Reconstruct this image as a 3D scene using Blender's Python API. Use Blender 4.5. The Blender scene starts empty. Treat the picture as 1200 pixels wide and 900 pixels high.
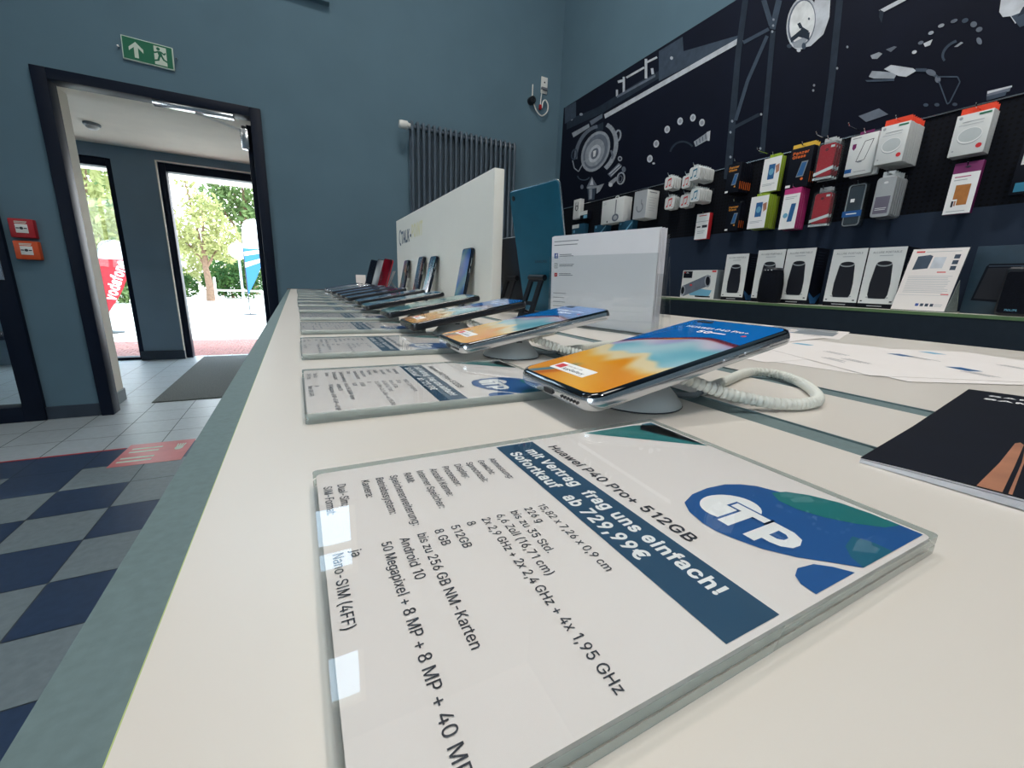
import bpy, bmesh, math, random
from mathutils import Vector, Matrix, Euler
from mathutils.geometry import delaunay_2d_cdt
random.seed(7)
S = bpy.context.scene
C = S.collection
PI = math.pi
rad = math.radians

# ------------------------------------------------------------------ camera, world, lights, exposure
FPX = 478.4
SKY = 8.0
PITCH, ROLL, YAW = rad(13.67), rad(-2.22), rad(27.67)
CAMZ = 1.0


def cam_axes():
    cy, sy, cp, sp = math.cos(YAW), math.sin(YAW), math.cos(PITCH), math.sin(PITCH)
    cr, sr = math.cos(ROLL), math.sin(ROLL)
    f = Vector((sy * cp, cy * cp, -sp))
    r = Vector((cy, -sy, 0))
    d = f.cross(r)
    return cr * r + sr * d, -sr * r + cr * d, f


RX, DN, FW = cam_axes()
cd = bpy.data.cameras.new('camera')
cd.sensor_width = 36
cd.lens = FPX / 1200 * 36
cd.clip_start = .005
cam = bpy.data.objects.new('camera', cd)
C.objects.link(cam)
m3 = Matrix((RX, -DN, -FW)).transposed()
cam.matrix_world = Matrix.Translation((0, 0, CAMZ)) @ m3.to_4x4()
S.camera = cam

w = bpy.data.worlds.new('world')
S.world = w
w.use_nodes = True
_n = w.node_tree.nodes
_tc0, _sx, _cr = _n.new('ShaderNodeTexCoord'), _n.new('ShaderNodeSeparateXYZ'), _n.new('ShaderNodeValToRGB')
w.node_tree.links.new(_tc0.outputs['Generated'], _sx.inputs[0])
w.node_tree.links.new(_sx.outputs['Z'], _cr.inputs[0])
_cr.color_ramp.elements[0].color = (.97, .985, 1, 1)
_cr.color_ramp.elements[0].position = .05
_cr.color_ramp.elements[1].color = (.62, .80, 1, 1)
_cr.color_ramp.elements[1].position = .5
w.node_tree.links.new(_cr.outputs[0], _n['Background'].inputs[0])
_n['Background'].inputs[1].default_value = SKY
S.view_settings.view_transform = 'Standard'
S.view_settings.look = 'None'
S.view_settings.gamma = 1
S.view_settings.use_curve_mapping = False
S.view_settings.exposure = 0.0
SUN_POWER = 2.0
LAMP = dict(main=42, side=4, far=4, wall=44)  # side, far and wall drive added fill lamps


def light(name, loc, sx, sy, power, col=(1, .965, .90)):
    l = bpy.data.lights.new(name, 'AREA')
    l.shape = 'RECTANGLE'
    l.size, l.size_y, l.energy, l.color = sx, sy, power, col
    o = bpy.data.objects.new(name, l)
    C.objects.link(o)
    o.location = loc
    return o


sl = bpy.data.lights.new('sun', 'SUN')
sl.energy, sl.angle, sl.color = SUN_POWER, rad(1), (1, .95, .84)
so = bpy.data.objects.new('sun', sl)
C.objects.link(so)
so.rotation_euler = Vector((-.35, -.42, -1.0)).to_track_quat('-Z', 'Y').to_euler()


# ------------------------------------------------------------------ helpers
def ray(px, py):
    return RX * ((px - 600) / FPX) + DN * ((py - 450) / FPX) + FW


def at_x(px, py, X):
    d = ray(px, py)
    p = d * (X / d.x)
    return Vector((p.x, p.y, p.z + CAMZ))


def at_y(px, py, Y):
    d = ray(px, py)
    p = d * (Y / d.y)
    return Vector((p.x, p.y, p.z + CAMZ))


def at_z(px, py, Z):
    d = ray(px, py)
    p = d * ((Z - CAMZ) / d.z)
    return Vector((p.x, p.y, Z))


def lin(c):
    return tuple((v / 255 / 12.92 if v / 255 <= .04045 else ((v / 255 + .055) / 1.055) ** 2.4) for v in c[:3]) + (1,)


def mat(name, col, rough=.5, metal=0, spec=.5, noise=.0, nscale=30, bump=0, coat=0, emit=0, trans=0, stretch=None):
    m = bpy.data.materials.new(name)
    m.use_nodes = True
    nt = m.node_tree
    b = nt.nodes['Principled BSDF']
    c = lin(col)
    b.inputs['Base Color'].default_value = c
    b.inputs['Roughness'].default_value = rough
    b.inputs['Metallic'].default_value = metal
    b.inputs['Specular IOR Level'].default_value = spec
    b.inputs['Coat Weight'].default_value = coat
    b.inputs['Transmission Weight'].default_value = trans
    if emit:
        b.inputs['Emission Color'].default_value = c
        b.inputs['Emission Strength'].default_value = emit
    if noise or bump:
        tc = nt.nodes.new('ShaderNodeTexCoord')
        mp = nt.nodes.new('ShaderNodeMapping')
        mp.inputs['Scale'].default_value = stretch or (1, 1, 1)
        nt.links.new(tc.outputs['Object'], mp.inputs[0])
        n = nt.nodes.new('ShaderNodeTexNoise')
        n.inputs['Scale'].default_value = nscale
        n.inputs['Detail'].default_value = 4
        nt.links.new(mp.outputs[0], n.inputs['Vector'])
        if noise:
            r = nt.nodes.new('ShaderNodeValToRGB')
            r.color_ramp.elements[0].position = .3
            r.color_ramp.elements[1].position = .7
            r.color_ramp.elements[0].color = tuple(v * (1 - noise) for v in c[:3]) + (1,)
            r.color_ramp.elements[1].color = tuple(min(1, v * (1 + noise)) for v in c[:3]) + (1,)
            nt.links.new(n.outputs['Fac'], r.inputs[0])
            nt.links.new(r.outputs[0], b.inputs['Base Color'])
        if bump:
            bp = nt.nodes.new('ShaderNodeBump')
            bp.inputs['Strength'].default_value = bump
            bp.inputs['Distance'].default_value = .01
            nt.links.new(n.outputs['Fac'], bp.inputs['Height'])
            nt.links.new(bp.outputs[0], b.inputs['Normal'])
    return m


def mat_clear(name, tint=(1, 1, 1), rough=.03, ior=1.49, haze=0.0, hazecol=(.8, .85, .85)):
    """clear acrylic sheet: light passes straight, Fresnel reflection on top"""
    m = bpy.data.materials.new(name)
    m.use_nodes = True
    nt = m.node_tree
    nt.nodes.clear()
    out = nt.nodes.new('ShaderNodeOutputMaterial')
    tr = nt.nodes.new('ShaderNodeBsdfTransparent')
    tr.inputs[0].default_value = tint + (1,)
    gl = nt.nodes.new('ShaderNodeBsdfGlossy')
    gl.inputs['Roughness'].default_value = rough
    # Fresnel reflection of a thin sheet (Schlick), alike from both sides
    f0 = ((ior - 1) / (ior + 1)) ** 2
    ge = nt.nodes.new('ShaderNodeNewGeometry')
    dt = nt.nodes.new('ShaderNodeVectorMath')
    dt.operation = 'DOT_PRODUCT'
    nt.links.new(ge.outputs['Normal'], dt.inputs[0])
    nt.links.new(ge.outputs['Incoming'], dt.inputs[1])
    prev = dt.outputs['Value']
    for op, val in (('ABSOLUTE', None), ('SUBTRACT', 1.0), ('POWER', 5.0), ('MULTIPLY_ADD', 1 - f0)):
        n = nt.nodes.new('ShaderNodeMath')
        n.operation = op
        n.use_clamp = True
        if op == 'SUBTRACT':
            n.inputs[0].default_value = val
            nt.links.new(prev, n.inputs[1])
        else:
            nt.links.new(prev, n.inputs[0])
            if val is not None:
                n.inputs[1].default_value = val
            if op == 'MULTIPLY_ADD':
                n.inputs[2].default_value = f0
        prev = n.outputs[0]
    mx = nt.nodes.new('ShaderNodeMixShader')
    nt.links.new(prev, mx.inputs[0])
    a = tr.outputs[0]
    if haze:
        df = nt.nodes.new('ShaderNodeBsdfDiffuse')
        df.inputs[0].default_value = hazecol + (1,)
        mh = nt.nodes.new('ShaderNodeMixShader')
        mh.inputs[0].default_value = haze
        nt.links.new(tr.outputs[0], mh.inputs[1])
        nt.links.new(df.outputs[0], mh.inputs[2])
        a = mh.outputs[0]
    nt.links.new(a, mx.inputs[1])
    nt.links.new(gl.outputs[0], mx.inputs[2])
    nt.links.new(mx.outputs[0], out.inputs[0])
    return m


def mat_attr(name, rough=.3, coat=0):
    m = mat(name, (128, 128, 128), rough, coat=coat)
    nt = m.node_tree
    a = nt.nodes.new('ShaderNodeAttribute')
    a.attribute_name = 'Col'
    nt.links.new(a.outputs['Color'], nt.nodes['Principled BSDF'].inputs['Base Color'])
    return m


def mat_leaf(name, c1, c2):
    m = bpy.data.materials.new(name)
    m.use_nodes = True
    nt = m.node_tree
    nt.nodes.clear()
    out = nt.nodes.new('ShaderNodeOutputMaterial')
    oi = nt.nodes.new('ShaderNodeTexCoord')
    n = nt.nodes.new('ShaderNodeTexNoise')
    n.inputs['Scale'].default_value = 2.5
    nt.links.new(oi.outputs['Object'], n.inputs['Vector'])
    r = nt.nodes.new('ShaderNodeValToRGB')
    r.color_ramp.elements[0].color = lin(c1)
    r.color_ramp.elements[1].color = lin(c2)
    r.color_ramp.elements[0].position = .35
    r.color_ramp.elements[1].position = .65
    nt.links.new(n.outputs['Fac'], r.inputs[0])
    d = nt.nodes.new('ShaderNodeBsdfDiffuse')
    t = nt.nodes.new('ShaderNodeBsdfTranslucent')
    x = nt.nodes.new('ShaderNodeMixShader')
    x.inputs[0].default_value = .5
    for s in (d, t):
        nt.links.new(r.outputs[0], s.inputs[0])
    nt.links.new(d.outputs[0], x.inputs[1])
    nt.links.new(t.outputs[0], x.inputs[2])
    nt.links.new(x.outputs[0], out.inputs[0])
    return m


def tagp(o, label=None, cat=None, group=None, kind=None):
    if label:
        o['label'] = label
    if cat:
        o['category'] = cat
    if group:
        o['group'] = group
    if kind:
        o['kind'] = kind
    return o


def thing(name, label, cat, loc=(0, 0, 0), rotz=0, group=None, rot=None):
    o = bpy.data.objects.new(name, None)
    o.empty_display_size = .02
    C.objects.link(o)
    o.location = loc
    o.rotation_euler = rot or (0, 0, rotz)
    return tagp(o, label, cat, group)


def dup(root, loc=None, label=None, group=None):
    r = root.copy()
    C.objects.link(r)
    if loc is not None:
        r.location = loc
    if label:
        r['label'] = label
    if group:
        r['group'] = group
    for ch in list(root.children):
        c = ch.copy()
        C.objects.link(c)
        c.parent = r
        for g in list(ch.children):
            d = g.copy()
            C.objects.link(d)
            d.parent = c
    return r


def rr(w_, h_, r, n=6, inset=0.0):
    """rounded rectangle outline centred on 0"""
    w2, h2 = w_ / 2 - inset, h_ / 2 - inset
    r = max(r - inset, min(w2, h2) * .02)
    pts = []
    for cx, cy, a0 in ((w2 - r, h2 - r, 0), (-w2 + r, h2 - r, 90), (-w2 + r, -h2 + r, 180), (w2 - r, -h2 + r, 270)):
        for k in range(n + 1):
            a = rad(a0 + 90 * k / n)
            pts.append((cx + r * math.cos(a), cy + r * math.sin(a)))
    return pts


# letter outlines for the writing (1000 units per size step; contours split by |)
GLYPHS = {
  ' ': (188, ''),
  '!': (196, '67,160 63,509 132,509 128,160|98,-4 81,-1 66,9 56,24 52,41 56,58 66,73 81,83 98,86 116,83 130,73 140,58 143,41 140,24 130,9 116,-1'),
  '(': (273, '89,207 92,264 107,354 132,441 153,494 177,539 236,539 201,457 174,370 157,285 151,207 156,138 172,67 198,-10 236,-96 177,-96 156,-59 124,16 102,93 95,131'),
  ')': (273, '37,-96 76,-9 102,69 117,139 122,207 116,285 99,370 73,457 37,539 97,539 131,468 151,413 167,354 181,264 184,207 183,168 171,92 161,53 134,-22 97,-96'),
  '+': (453, '198,34 198,364 255,364 255,34|61,172 61,226 391,226 391,172'),
  ',': (188, '38,-119 68,71 137,71 84,-119'),
  '-': (453, '337,244 337,188 114,188 114,244'),
  '.': (188, '95,-4 78,-1 63,9 53,24 50,41 53,59 63,73 78,83 95,87 113,83 128,73 138,59 141,41 138,24 128,9 113,-1'),
  '0': (453, '227,-7 199,-5 174,1 151,11 130,24 111,41 95,62 80,86 69,113 60,144 49,214 48,254 49,294 60,364 69,395 81,422 95,447 112,467 130,484 151,498 174,508 200,514 227,516 254,514 279,508 302,498 323,484 342,467 358,447 372,422 384,395 393,364 404,294 405,254 400,178 393,144 384,113 373,86 359,62 342,41 323,24 302,11 279,1 254,-5|227,50 245,51 261,56 276,63 290,74 313,103 330,144 336,168 343,223 344,254 340,314 336,341 330,365 313,405 290,435 276,446 261,453 245,458 227,460 209,458 192,453 177,446 163,435 140,405 123,365 117,341 113,314 109,254 113,194 117,168 123,144 140,103 163,74 177,63 192,56 209,51'),
  '1': (453, '76,0 76,55 391,55 391,0|276,509 276,0 212,0 212,448 86,358 86,427 198,509'),
  '2': (453, '64,0 64,47 282,282 299,305 311,327 318,348 320,371 317,397 313,408 301,428 283,443 250,457 224,460 196,457 184,453 162,441 145,424 134,402 128,376 127,362 66,362 67,384 77,424 86,442 111,473 143,496 162,505 203,514 247,514 268,511 306,497 337,474 361,445 370,428 376,411 381,372 378,345 371,318 357,290 322,241 267,180 153,60 389,57 389,0'),
  '3': (453, '218,-7 195,-6 152,2 114,19 98,30 70,57 60,74 52,91 44,132 109,132 115,107 120,97 134,78 154,64 191,52 234,51 262,56 287,67 297,74 315,93 325,116 328,130 328,158 322,184 316,196 299,217 275,234 242,244 223,247 157,248 157,299 288,448 70,452 70,509 372,509 372,461 211,278 211,289 239,290 264,288 287,284 327,265 359,239 371,222 387,186 393,145 387,103 370,66 358,50 327,23 288,4 266,-2'),
  '4': (453, '40,105 40,158 247,509 311,509 109,166 413,163 413,105|282,0 282,318 343,318 343,0'),
  '5': (453, '221,-7 178,-2 159,3 140,11 108,32 83,60 73,76 66,93 60,130 122,130 132,98 145,80 163,66 184,56 208,50 236,51 250,53 264,58 288,72 298,82 314,104 324,131 327,146 327,178 324,193 314,221 297,244 275,262 248,273 218,277 180,272 145,258 128,246 67,253 96,509 366,509 366,452 151,452 134,301 155,315 178,325 216,333 263,330 294,321 321,306 334,296 355,273 379,231 388,199 391,163 385,117 379,95 357,57 327,27 289,6 268,-1'),
  '6': (453, '226,-7 182,-1 161,5 125,26 96,56 75,94 69,115 64,162 68,199 80,239 102,285 137,340 252,509 322,509 151,261 145,261 159,281 172,293 196,307 214,312 235,314 278,309 316,295 332,284 359,257 378,221 384,201 389,157 384,112 368,73 343,39 327,26 291,5 271,-2|226,48 241,49 267,56 279,63 299,79 314,101 320,114 327,142 327,157 327,173 320,201 314,213 299,235 279,251 267,258 241,264 226,265 198,262 186,258 174,252 153,235 138,214 132,201 126,174 125,158 126,143 132,114 138,102 153,79 174,63 186,56 198,52'),
  '7': (453, '97,0 323,448 62,452 62,509 391,509 391,449 165,0'),
  '8': (453, '226,-7 201,-6 156,3 136,11 101,33 74,62 64,78 53,115 52,135 55,166 59,181 65,195 81,220 101,241 113,249 125,256 153,265 119,282 105,293 83,324 72,360 70,380 75,417 82,434 101,464 114,477 146,498 184,511 226,516 269,511 306,498 337,477 350,464 370,434 377,417 382,380 376,342 369,324 347,293 333,282 318,273 300,267 339,249 351,241 372,220 387,195 393,181 400,151 401,135 395,96 388,78 378,62 352,33 317,11 296,3 275,-2|226,49 272,55 285,60 307,74 323,91 329,102 333,113 337,139 336,152 329,177 322,189 305,208 283,223 270,228 242,234 226,235 196,232 182,228 169,223 147,208 130,189 123,177 119,165 115,139 119,113 123,102 129,91 145,74 167,60 180,55|226,290 263,296 293,313 312,341 318,363 319,376 313,410 308,420 294,437 264,454 226,460 188,454 159,437 139,410 136,399 133,376 139,341 145,330 159,313 189,296'),
  '9': (453, '226,516 249,514 291,503 328,482 356,452 377,414 384,393 389,347 385,309 373,270 350,224 315,168 200,0 130,0 301,248 307,248 294,227 281,215 257,202 238,196 218,195 175,199 137,214 121,225 94,252 74,287 65,329 64,352 69,397 85,436 96,454 125,483 162,504 182,510|226,460 199,457 186,452 174,446 154,429 138,407 133,395 126,367 125,352 126,336 133,308 138,295 154,274 174,257 186,251 199,247 226,243 240,244 267,251 279,257 299,273 314,295 320,308 327,335 327,350 324,381 320,394 314,407 299,429 279,446 267,452 254,457'),
  ':': (188, '95,-4 78,-1 63,9 53,24 50,41 53,59 63,73 78,83 95,87 113,83 128,73 138,59 141,41 138,24 128,9 113,-1|95,271 78,274 63,284 53,299 50,316 53,334 63,349 78,359 95,362 113,359 128,349 138,334 141,316 138,299 128,284 113,274'),
  'A': (480, '16,0 201,509 276,509 463,0 395,0 282,317 232,478 245,478 220,393 191,302 85,0|110,142 110,199 370,199 370,142'),
  'B': (456, '60,0 60,509 266,508 310,499 329,491 359,469 381,442 394,410 397,392 397,358 392,331 373,301 347,280 315,267 315,262 339,257 351,252 374,237 394,216 409,189 417,155 417,117 413,100 400,67 377,39 362,28 324,10 301,4 247,0|125,57 272,58 296,63 315,70 330,80 341,92 349,105 354,120 355,149 348,173 342,184 327,203 317,211 293,224 279,228 248,231 125,231|125,285 252,286 277,291 299,302 323,326 333,348 336,372 334,388 330,403 323,417 313,429 299,439 283,446 263,450 125,452'),
  'D': (502, '219,0 96,0 96,57 244,58 272,63 296,70 318,81 337,94 354,110 368,128 379,149 388,172 398,226 398,285 394,312 379,361 368,381 354,399 338,415 320,428 299,438 275,446 249,450 93,452 93,509 261,507 294,501 325,492 353,478 377,461 399,441 418,418 433,391 446,361 455,329 460,293 462,255 460,217 455,181 446,149 433,119 417,92 398,68 376,48 351,31 322,17 291,8 256,2|125,509 125,0 60,0 60,509'),
  'E': (419, '60,0 60,509 372,509 372,452 125,452 125,286 355,286 355,229 125,229 125,57 375,57 375,0'),
  'F': (410, '60,0 60,509 369,509 369,452 125,452 125,278 346,278 346,221 125,221 125,0'),
  'G': (520, '269,-7 236,-5 205,1 176,11 149,25 125,43 104,64 85,88 69,116 57,146 47,179 42,215 40,254 42,293 47,329 57,362 69,393 85,421 103,445 125,466 149,484 175,498 203,508 233,514 265,516 304,513 340,504 374,489 403,469 429,445 449,416 465,384 474,349 408,349 399,372 387,393 365,420 337,439 304,452 265,456 222,450 183,432 166,419 150,404 125,364 116,340 105,285 105,223 109,194 116,168 125,145 151,105 166,90 184,76 224,59 269,53 290,54 328,63 360,81 386,107 404,141 410,160 415,202 434,199 283,199 283,256 478,256 476,170 471,141 463,115 451,91 436,69 419,50 399,33 377,19 352,8 326,0 298,-5'),
  'H': (517, '60,0 60,509 125,509 125,289 392,289 392,509 457,509 457,0 392,0 392,232 125,232 125,0'),
  'I': (262, '100,0 100,509 162,509 162,0'),
  'J': (396, '185,-7 153,-4 124,3 98,15 75,33 57,55 44,81 36,111 33,173 98,173 99,123 104,104 111,88 122,74 134,64 149,56 166,51 204,51 220,56 235,64 248,74 258,88 266,104 270,123 272,145 272,509 336,509 336,145 334,111 326,81 313,55 294,33 271,15 246,3 217,-4'),
  'K': (467, '104,145 104,216 184,314 364,509 448,509 231,276|60,0 60,509 125,509 125,0|372,0 188,259 228,309 449,0'),
  'L': (393, '60,0 60,509 125,509 125,57 361,57 361,0'),
  'M': (628, '60,0 60,509 152,509 277,187 322,49 307,49 342,158 476,509 568,509 568,0 504,0 504,327 507,457 513,457 467,322 342,0 286,0 170,291 112,457 119,457 120,416 122,0'),
  'N': (523, '60,0 60,509 136,509 357,160 414,55 405,54 399,157 399,509 463,509 463,0 387,0 171,342 108,452 119,454 125,291 125,0'),
  'O': (533, '267,-7 235,-5 205,1 177,11 150,25 126,42 105,63 86,88 70,115 57,146 48,179 42,215 40,254 42,293 48,329 57,362 70,393 86,421 105,445 126,466 150,484 177,498 205,508 235,514 267,516 299,514 329,508 357,498 384,484 408,466 429,445 448,421 464,393 477,362 486,329 491,293 493,254 491,215 486,179 477,146 464,115 448,88 429,63 408,42 384,25 357,11 329,1 299,-5|267,53 310,59 330,66 367,89 383,105 408,144 418,168 425,194 430,254 425,314 418,341 408,365 383,404 367,420 330,443 310,450 267,456 223,450 203,443 167,420 151,404 125,364 116,340 109,314 103,254 109,194 116,168 125,144 151,105 167,89 203,66 223,59'),
  'P': (445, '60,0 60,509 263,507 289,503 312,497 332,487 366,462 390,430 404,391 407,370 407,325 404,304 390,265 366,233 332,207 312,198 289,191 235,186 109,186 109,242 233,242 269,246 284,250 308,264 327,282 338,306 344,333 342,376 333,402 318,423 297,439 284,444 251,451 125,452 125,0'),
  'R': (449, '60,0 60,509 264,507 290,504 313,497 333,489 367,465 390,433 405,395 408,374 408,330 399,290 390,271 367,240 333,217 289,203 236,198 96,198 96,255 234,255 252,256 284,262 309,273 327,290 339,312 344,338 342,380 334,405 319,425 298,440 284,445 252,451 125,452 125,0|353,0 230,229 303,229 428,0'),
  'S': (447, '224,-9 197,-8 149,1 128,9 91,31 76,45 54,77 41,115 38,137 104,137 110,110 116,98 132,79 142,71 166,59 209,50 257,52 286,60 299,66 321,82 336,102 345,126 345,151 338,171 325,186 307,199 284,209 154,249 128,260 105,274 86,289 71,307 60,326 54,348 52,372 58,413 65,431 87,463 119,488 158,506 203,514 227,516 275,511 296,505 316,498 351,476 377,449 387,433 399,397 401,378 337,378 334,396 326,412 316,426 302,437 267,453 247,457 209,458 167,448 156,442 136,427 123,409 116,387 116,363 119,352 131,334 158,313 202,296 299,268 336,252 359,238 379,220 395,198 405,171 408,139 407,118 396,81 374,48 360,34 323,11 302,2 252,-8'),
  'T': (449, '32,452 32,509 417,509 417,452 257,452 257,0 193,0 193,452'),
  'U': (517, '259,-8 203,-2 177,5 154,15 133,28 114,43 98,60 85,80 74,101 66,124 62,148 60,173 60,509 124,509 124,178 125,160 133,128 150,99 160,87 187,68 220,56 259,52 298,56 331,68 357,87 368,99 384,128 392,160 393,178 393,509 457,509 457,173 456,148 451,124 443,101 433,80 419,60 403,43 384,28 363,15 340,5 315,-2'),
  'V': (480, '204,0 16,509 84,509 197,192 248,31 235,31 260,115 395,509 463,509 278,0'),
  'W': (686, '155,0 16,509 82,509 170,171 197,40 189,40 208,133 306,509 380,509 468,171 497,40 488,40 504,120 603,509 670,509 530,0 455,0 363,339 336,475 350,475 331,377 230,0'),
  'X': (474, '18,0 217,284 217,236 29,509 104,509 204,361 243,292 232,292 261,345 374,509 446,509 259,239 259,287 456,0 382,0 268,165 230,231 244,231 221,189 91,0'),
  'Z': (438, '42,0 42,46 306,431 341,476 348,454 254,452 40,452 40,509 397,509 397,462 134,81 97,33 90,54 183,57 399,57 399,0'),
  'a': (389, '160,-9 126,-5 94,5 68,22 57,32 40,58 31,90 31,123 38,150 43,161 58,179 78,193 100,203 138,213 244,228 265,235 270,238 275,248 275,268 271,288 256,311 240,322 220,329 196,331 171,329 140,318 118,301 100,274 41,291 57,322 67,335 91,355 118,370 148,379 179,384 204,384 239,379 275,367 296,353 315,333 322,320 333,290 337,251 337,0 277,0 277,52 272,52 252,25 226,6 190,-6|170,45 202,49 216,53 239,66 257,83 269,104 275,126 276,190 265,184 246,179 165,166 134,159 110,145 98,132 95,124 92,105 94,87 102,72 114,61 130,52 149,47'),
  'b': (424, '229,-8 198,-5 184,-1 162,10 138,31 118,59 112,59 112,0 53,0 53,509 114,509 114,319 118,319 144,353 171,373 197,381 212,384 252,383 274,378 294,371 313,361 330,347 359,313 379,270 389,218 389,160 379,108 359,64 330,29 313,16 294,5 274,-2 252,-7|220,47 237,48 267,57 279,66 301,88 309,101 321,133 327,170 328,189 327,209 321,245 309,276 301,290 280,311 267,319 237,329 220,330 188,325 174,320 161,312 140,291 132,278 120,247 116,229 113,189 113,169 120,132 132,100 140,86 162,65 174,57 204,48'),
  'c': (396, '207,-8 182,-7 159,-2 137,6 117,16 98,30 82,46 56,85 46,108 36,159 34,187 40,243 46,268 56,291 82,330 98,346 117,360 137,371 159,378 182,383 207,384 234,383 260,377 284,368 305,356 324,341 340,322 353,301 362,277 303,262 294,283 276,306 250,322 226,329 189,329 173,325 145,310 134,300 115,274 108,258 99,224 96,187 99,151 108,117 115,102 134,76 158,57 173,51 207,46 243,52 271,66 292,89 304,117 363,102 354,78 341,56 325,37 306,21 285,9 261,-1 235,-6'),
  'd': (424, '195,-8 151,-2 130,5 111,16 79,45 55,84 39,133 35,160 35,218 46,270 66,313 95,347 112,361 131,371 151,378 173,383 213,384 228,381 253,373 280,353 306,319 311,319 311,509 372,509 372,0 313,0 313,59 307,59 287,31 263,10 241,-1 227,-5|205,47 236,51 250,57 263,65 284,86 293,100 305,132 311,169 312,189 309,229 305,247 293,278 284,291 263,312 251,320 221,329 205,330 172,325 157,319 145,311 124,290 115,276 103,245 99,227 96,189 99,151 103,133 115,101 124,88 145,66 158,57 188,48'),
  'e': (404, '212,-8 185,-7 161,-2 138,6 117,16 98,30 82,46 68,64 56,85 46,108 35,159 34,187 35,215 46,267 55,290 81,329 97,346 115,359 135,370 157,378 180,383 205,384 251,379 280,368 307,351 331,329 350,299 363,263 368,242 371,194 371,169 75,169 75,221 338,221 310,202 307,237 303,254 291,282 283,294 263,314 237,326 205,330 173,326 146,313 125,294 109,270 99,241 96,211 97,157 100,139 110,106 118,92 139,70 165,55 179,50 195,47 224,47 254,53 278,66 297,88 306,105 365,91 360,77 345,51 335,39 311,19 283,4 266,-1 249,-5'),
  'f': (254, '228,379 228,327 6,327 6,379|81,0 81,432 84,461 89,474 104,496 113,505 135,519 161,527 187,530 215,528 234,524 239,522 227,468 200,474 171,470 154,460 145,443 142,419 142,0'),
  'g': (425, '207,-151 150,-144 105,-127 73,-101 51,-69 101,-41 128,-72 145,-83 165,-92 192,-97 229,-96 249,-92 267,-85 282,-75 295,-62 304,-47 310,-28 311,-6 311,68 306,68 287,41 272,28 252,16 227,8 195,5 152,10 113,27 95,39 67,71 55,90 46,112 39,136 35,163 35,220 46,271 55,293 80,332 112,361 131,371 152,378 196,384 213,384 242,378 273,360 288,346 308,319 313,319 313,379 372,379 372,-9 367,-54 360,-73 350,-90 324,-117 308,-127 271,-142 251,-147|205,59 222,60 251,68 264,75 285,95 300,121 305,137 312,172 312,193 309,231 305,248 293,278 285,291 264,312 251,320 222,329 205,330 188,329 158,320 145,312 124,290 115,277 103,246 99,229 96,193 99,155 103,138 116,108 124,96 145,76 158,68 172,63'),
  'h': (410, '114,227 114,0 53,0 53,509 114,509 114,287 102,287 112,312 124,332 137,349 152,362 187,379 227,384 264,380 295,369 321,349 341,321 348,304 356,264 357,0 296,0 295,256 290,275 283,291 273,304 260,315 246,323 229,328 197,328 172,322 161,317 141,303 126,283 117,257'),
  'i': (167, '53,0 53,379 114,379 114,0|84,443 67,446 54,455 44,468 41,483 44,499 54,512 67,521 84,524 100,521 114,512 123,499 126,483 123,468 114,455 100,446'),
  'j': (167, '53,379 114,379 113,-47 107,-77 102,-90 86,-113 76,-122 52,-135 37,-139 -10,-143 -10,-87 14,-86 34,-78 46,-64 52,-42|83,443 67,446 53,455 44,468 41,483 44,499 53,512 67,521 83,524 100,521 114,512 123,499 126,483 123,468 114,455 100,446'),
  'k': (381, '110,137 110,212 121,212 284,379 360,379 184,199 177,199|53,0 53,509 114,509 114,0|294,0 148,186 191,229 372,0'),
  'l': (180, '60,0 60,530 121,530 121,0'),
  'm': (610, '53,0 53,379 112,379 112,295 108,295 118,323 125,335 141,355 172,376 207,386 239,385 257,380 273,372 287,361 299,347 316,314 321,295 312,295 322,321 329,332 347,353 381,375 407,383 453,385 483,378 510,364 532,342 548,313 556,276 557,0 496,0 494,273 490,289 483,302 473,313 447,326 419,330 395,328 365,314 351,299 338,270 335,247 335,0 274,0 273,275 262,301 253,311 229,326 199,330 168,325 148,314 126,289 117,266 114,238 114,0'),
  'n': (410, '114,227 114,0 53,0 53,379 112,379 112,287 102,287 112,312 124,332 137,349 152,362 187,379 227,384 264,380 295,369 321,349 341,321 348,304 356,264 357,0 296,0 295,256 290,275 283,291 273,304 260,315 246,323 229,328 197,328 172,322 161,317 141,303 126,283 117,257'),
  'o': (415, '207,-8 182,-7 159,-2 137,6 117,16 98,30 82,46 56,85 46,108 36,159 34,187 40,243 46,268 56,291 82,330 98,346 117,360 137,371 159,378 182,383 207,384 233,383 256,378 278,371 299,360 317,346 333,330 359,291 369,268 376,243 381,187 376,133 369,108 359,85 333,46 317,30 299,16 278,6 256,-2 233,-7|207,46 226,48 257,57 270,66 292,89 300,102 312,134 319,187 312,242 300,274 292,287 270,310 257,319 226,329 207,330 173,325 158,319 145,310 124,287 115,274 103,242 99,224 96,187 103,134 115,102 124,89 145,66 158,57 173,51'),
  'p': (424, '53,-143 53,379 112,379 112,319 118,319 137,346 152,360 183,378 197,381 229,384 252,383 274,378 294,371 313,361 345,332 370,293 379,270 389,218 389,160 379,108 370,84 346,45 313,16 294,5 274,-2 252,-7 213,-7 198,-5 173,4 145,24 118,59 114,59 114,-143|220,47 237,48 267,57 279,66 301,88 309,101 321,133 327,170 328,189 327,209 321,245 309,276 301,290 280,311 267,319 237,329 220,330 188,325 174,320 161,312 140,291 132,278 120,247 116,229 113,189 113,169 120,132 132,100 140,86 162,65 174,57 204,48'),
  'r': (259, '53,0 53,379 112,379 112,321 140,358 166,375 196,384 243,384 243,322 207,326 170,319 140,301 126,284 121,273 117,262 114,237 114,0'),
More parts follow.
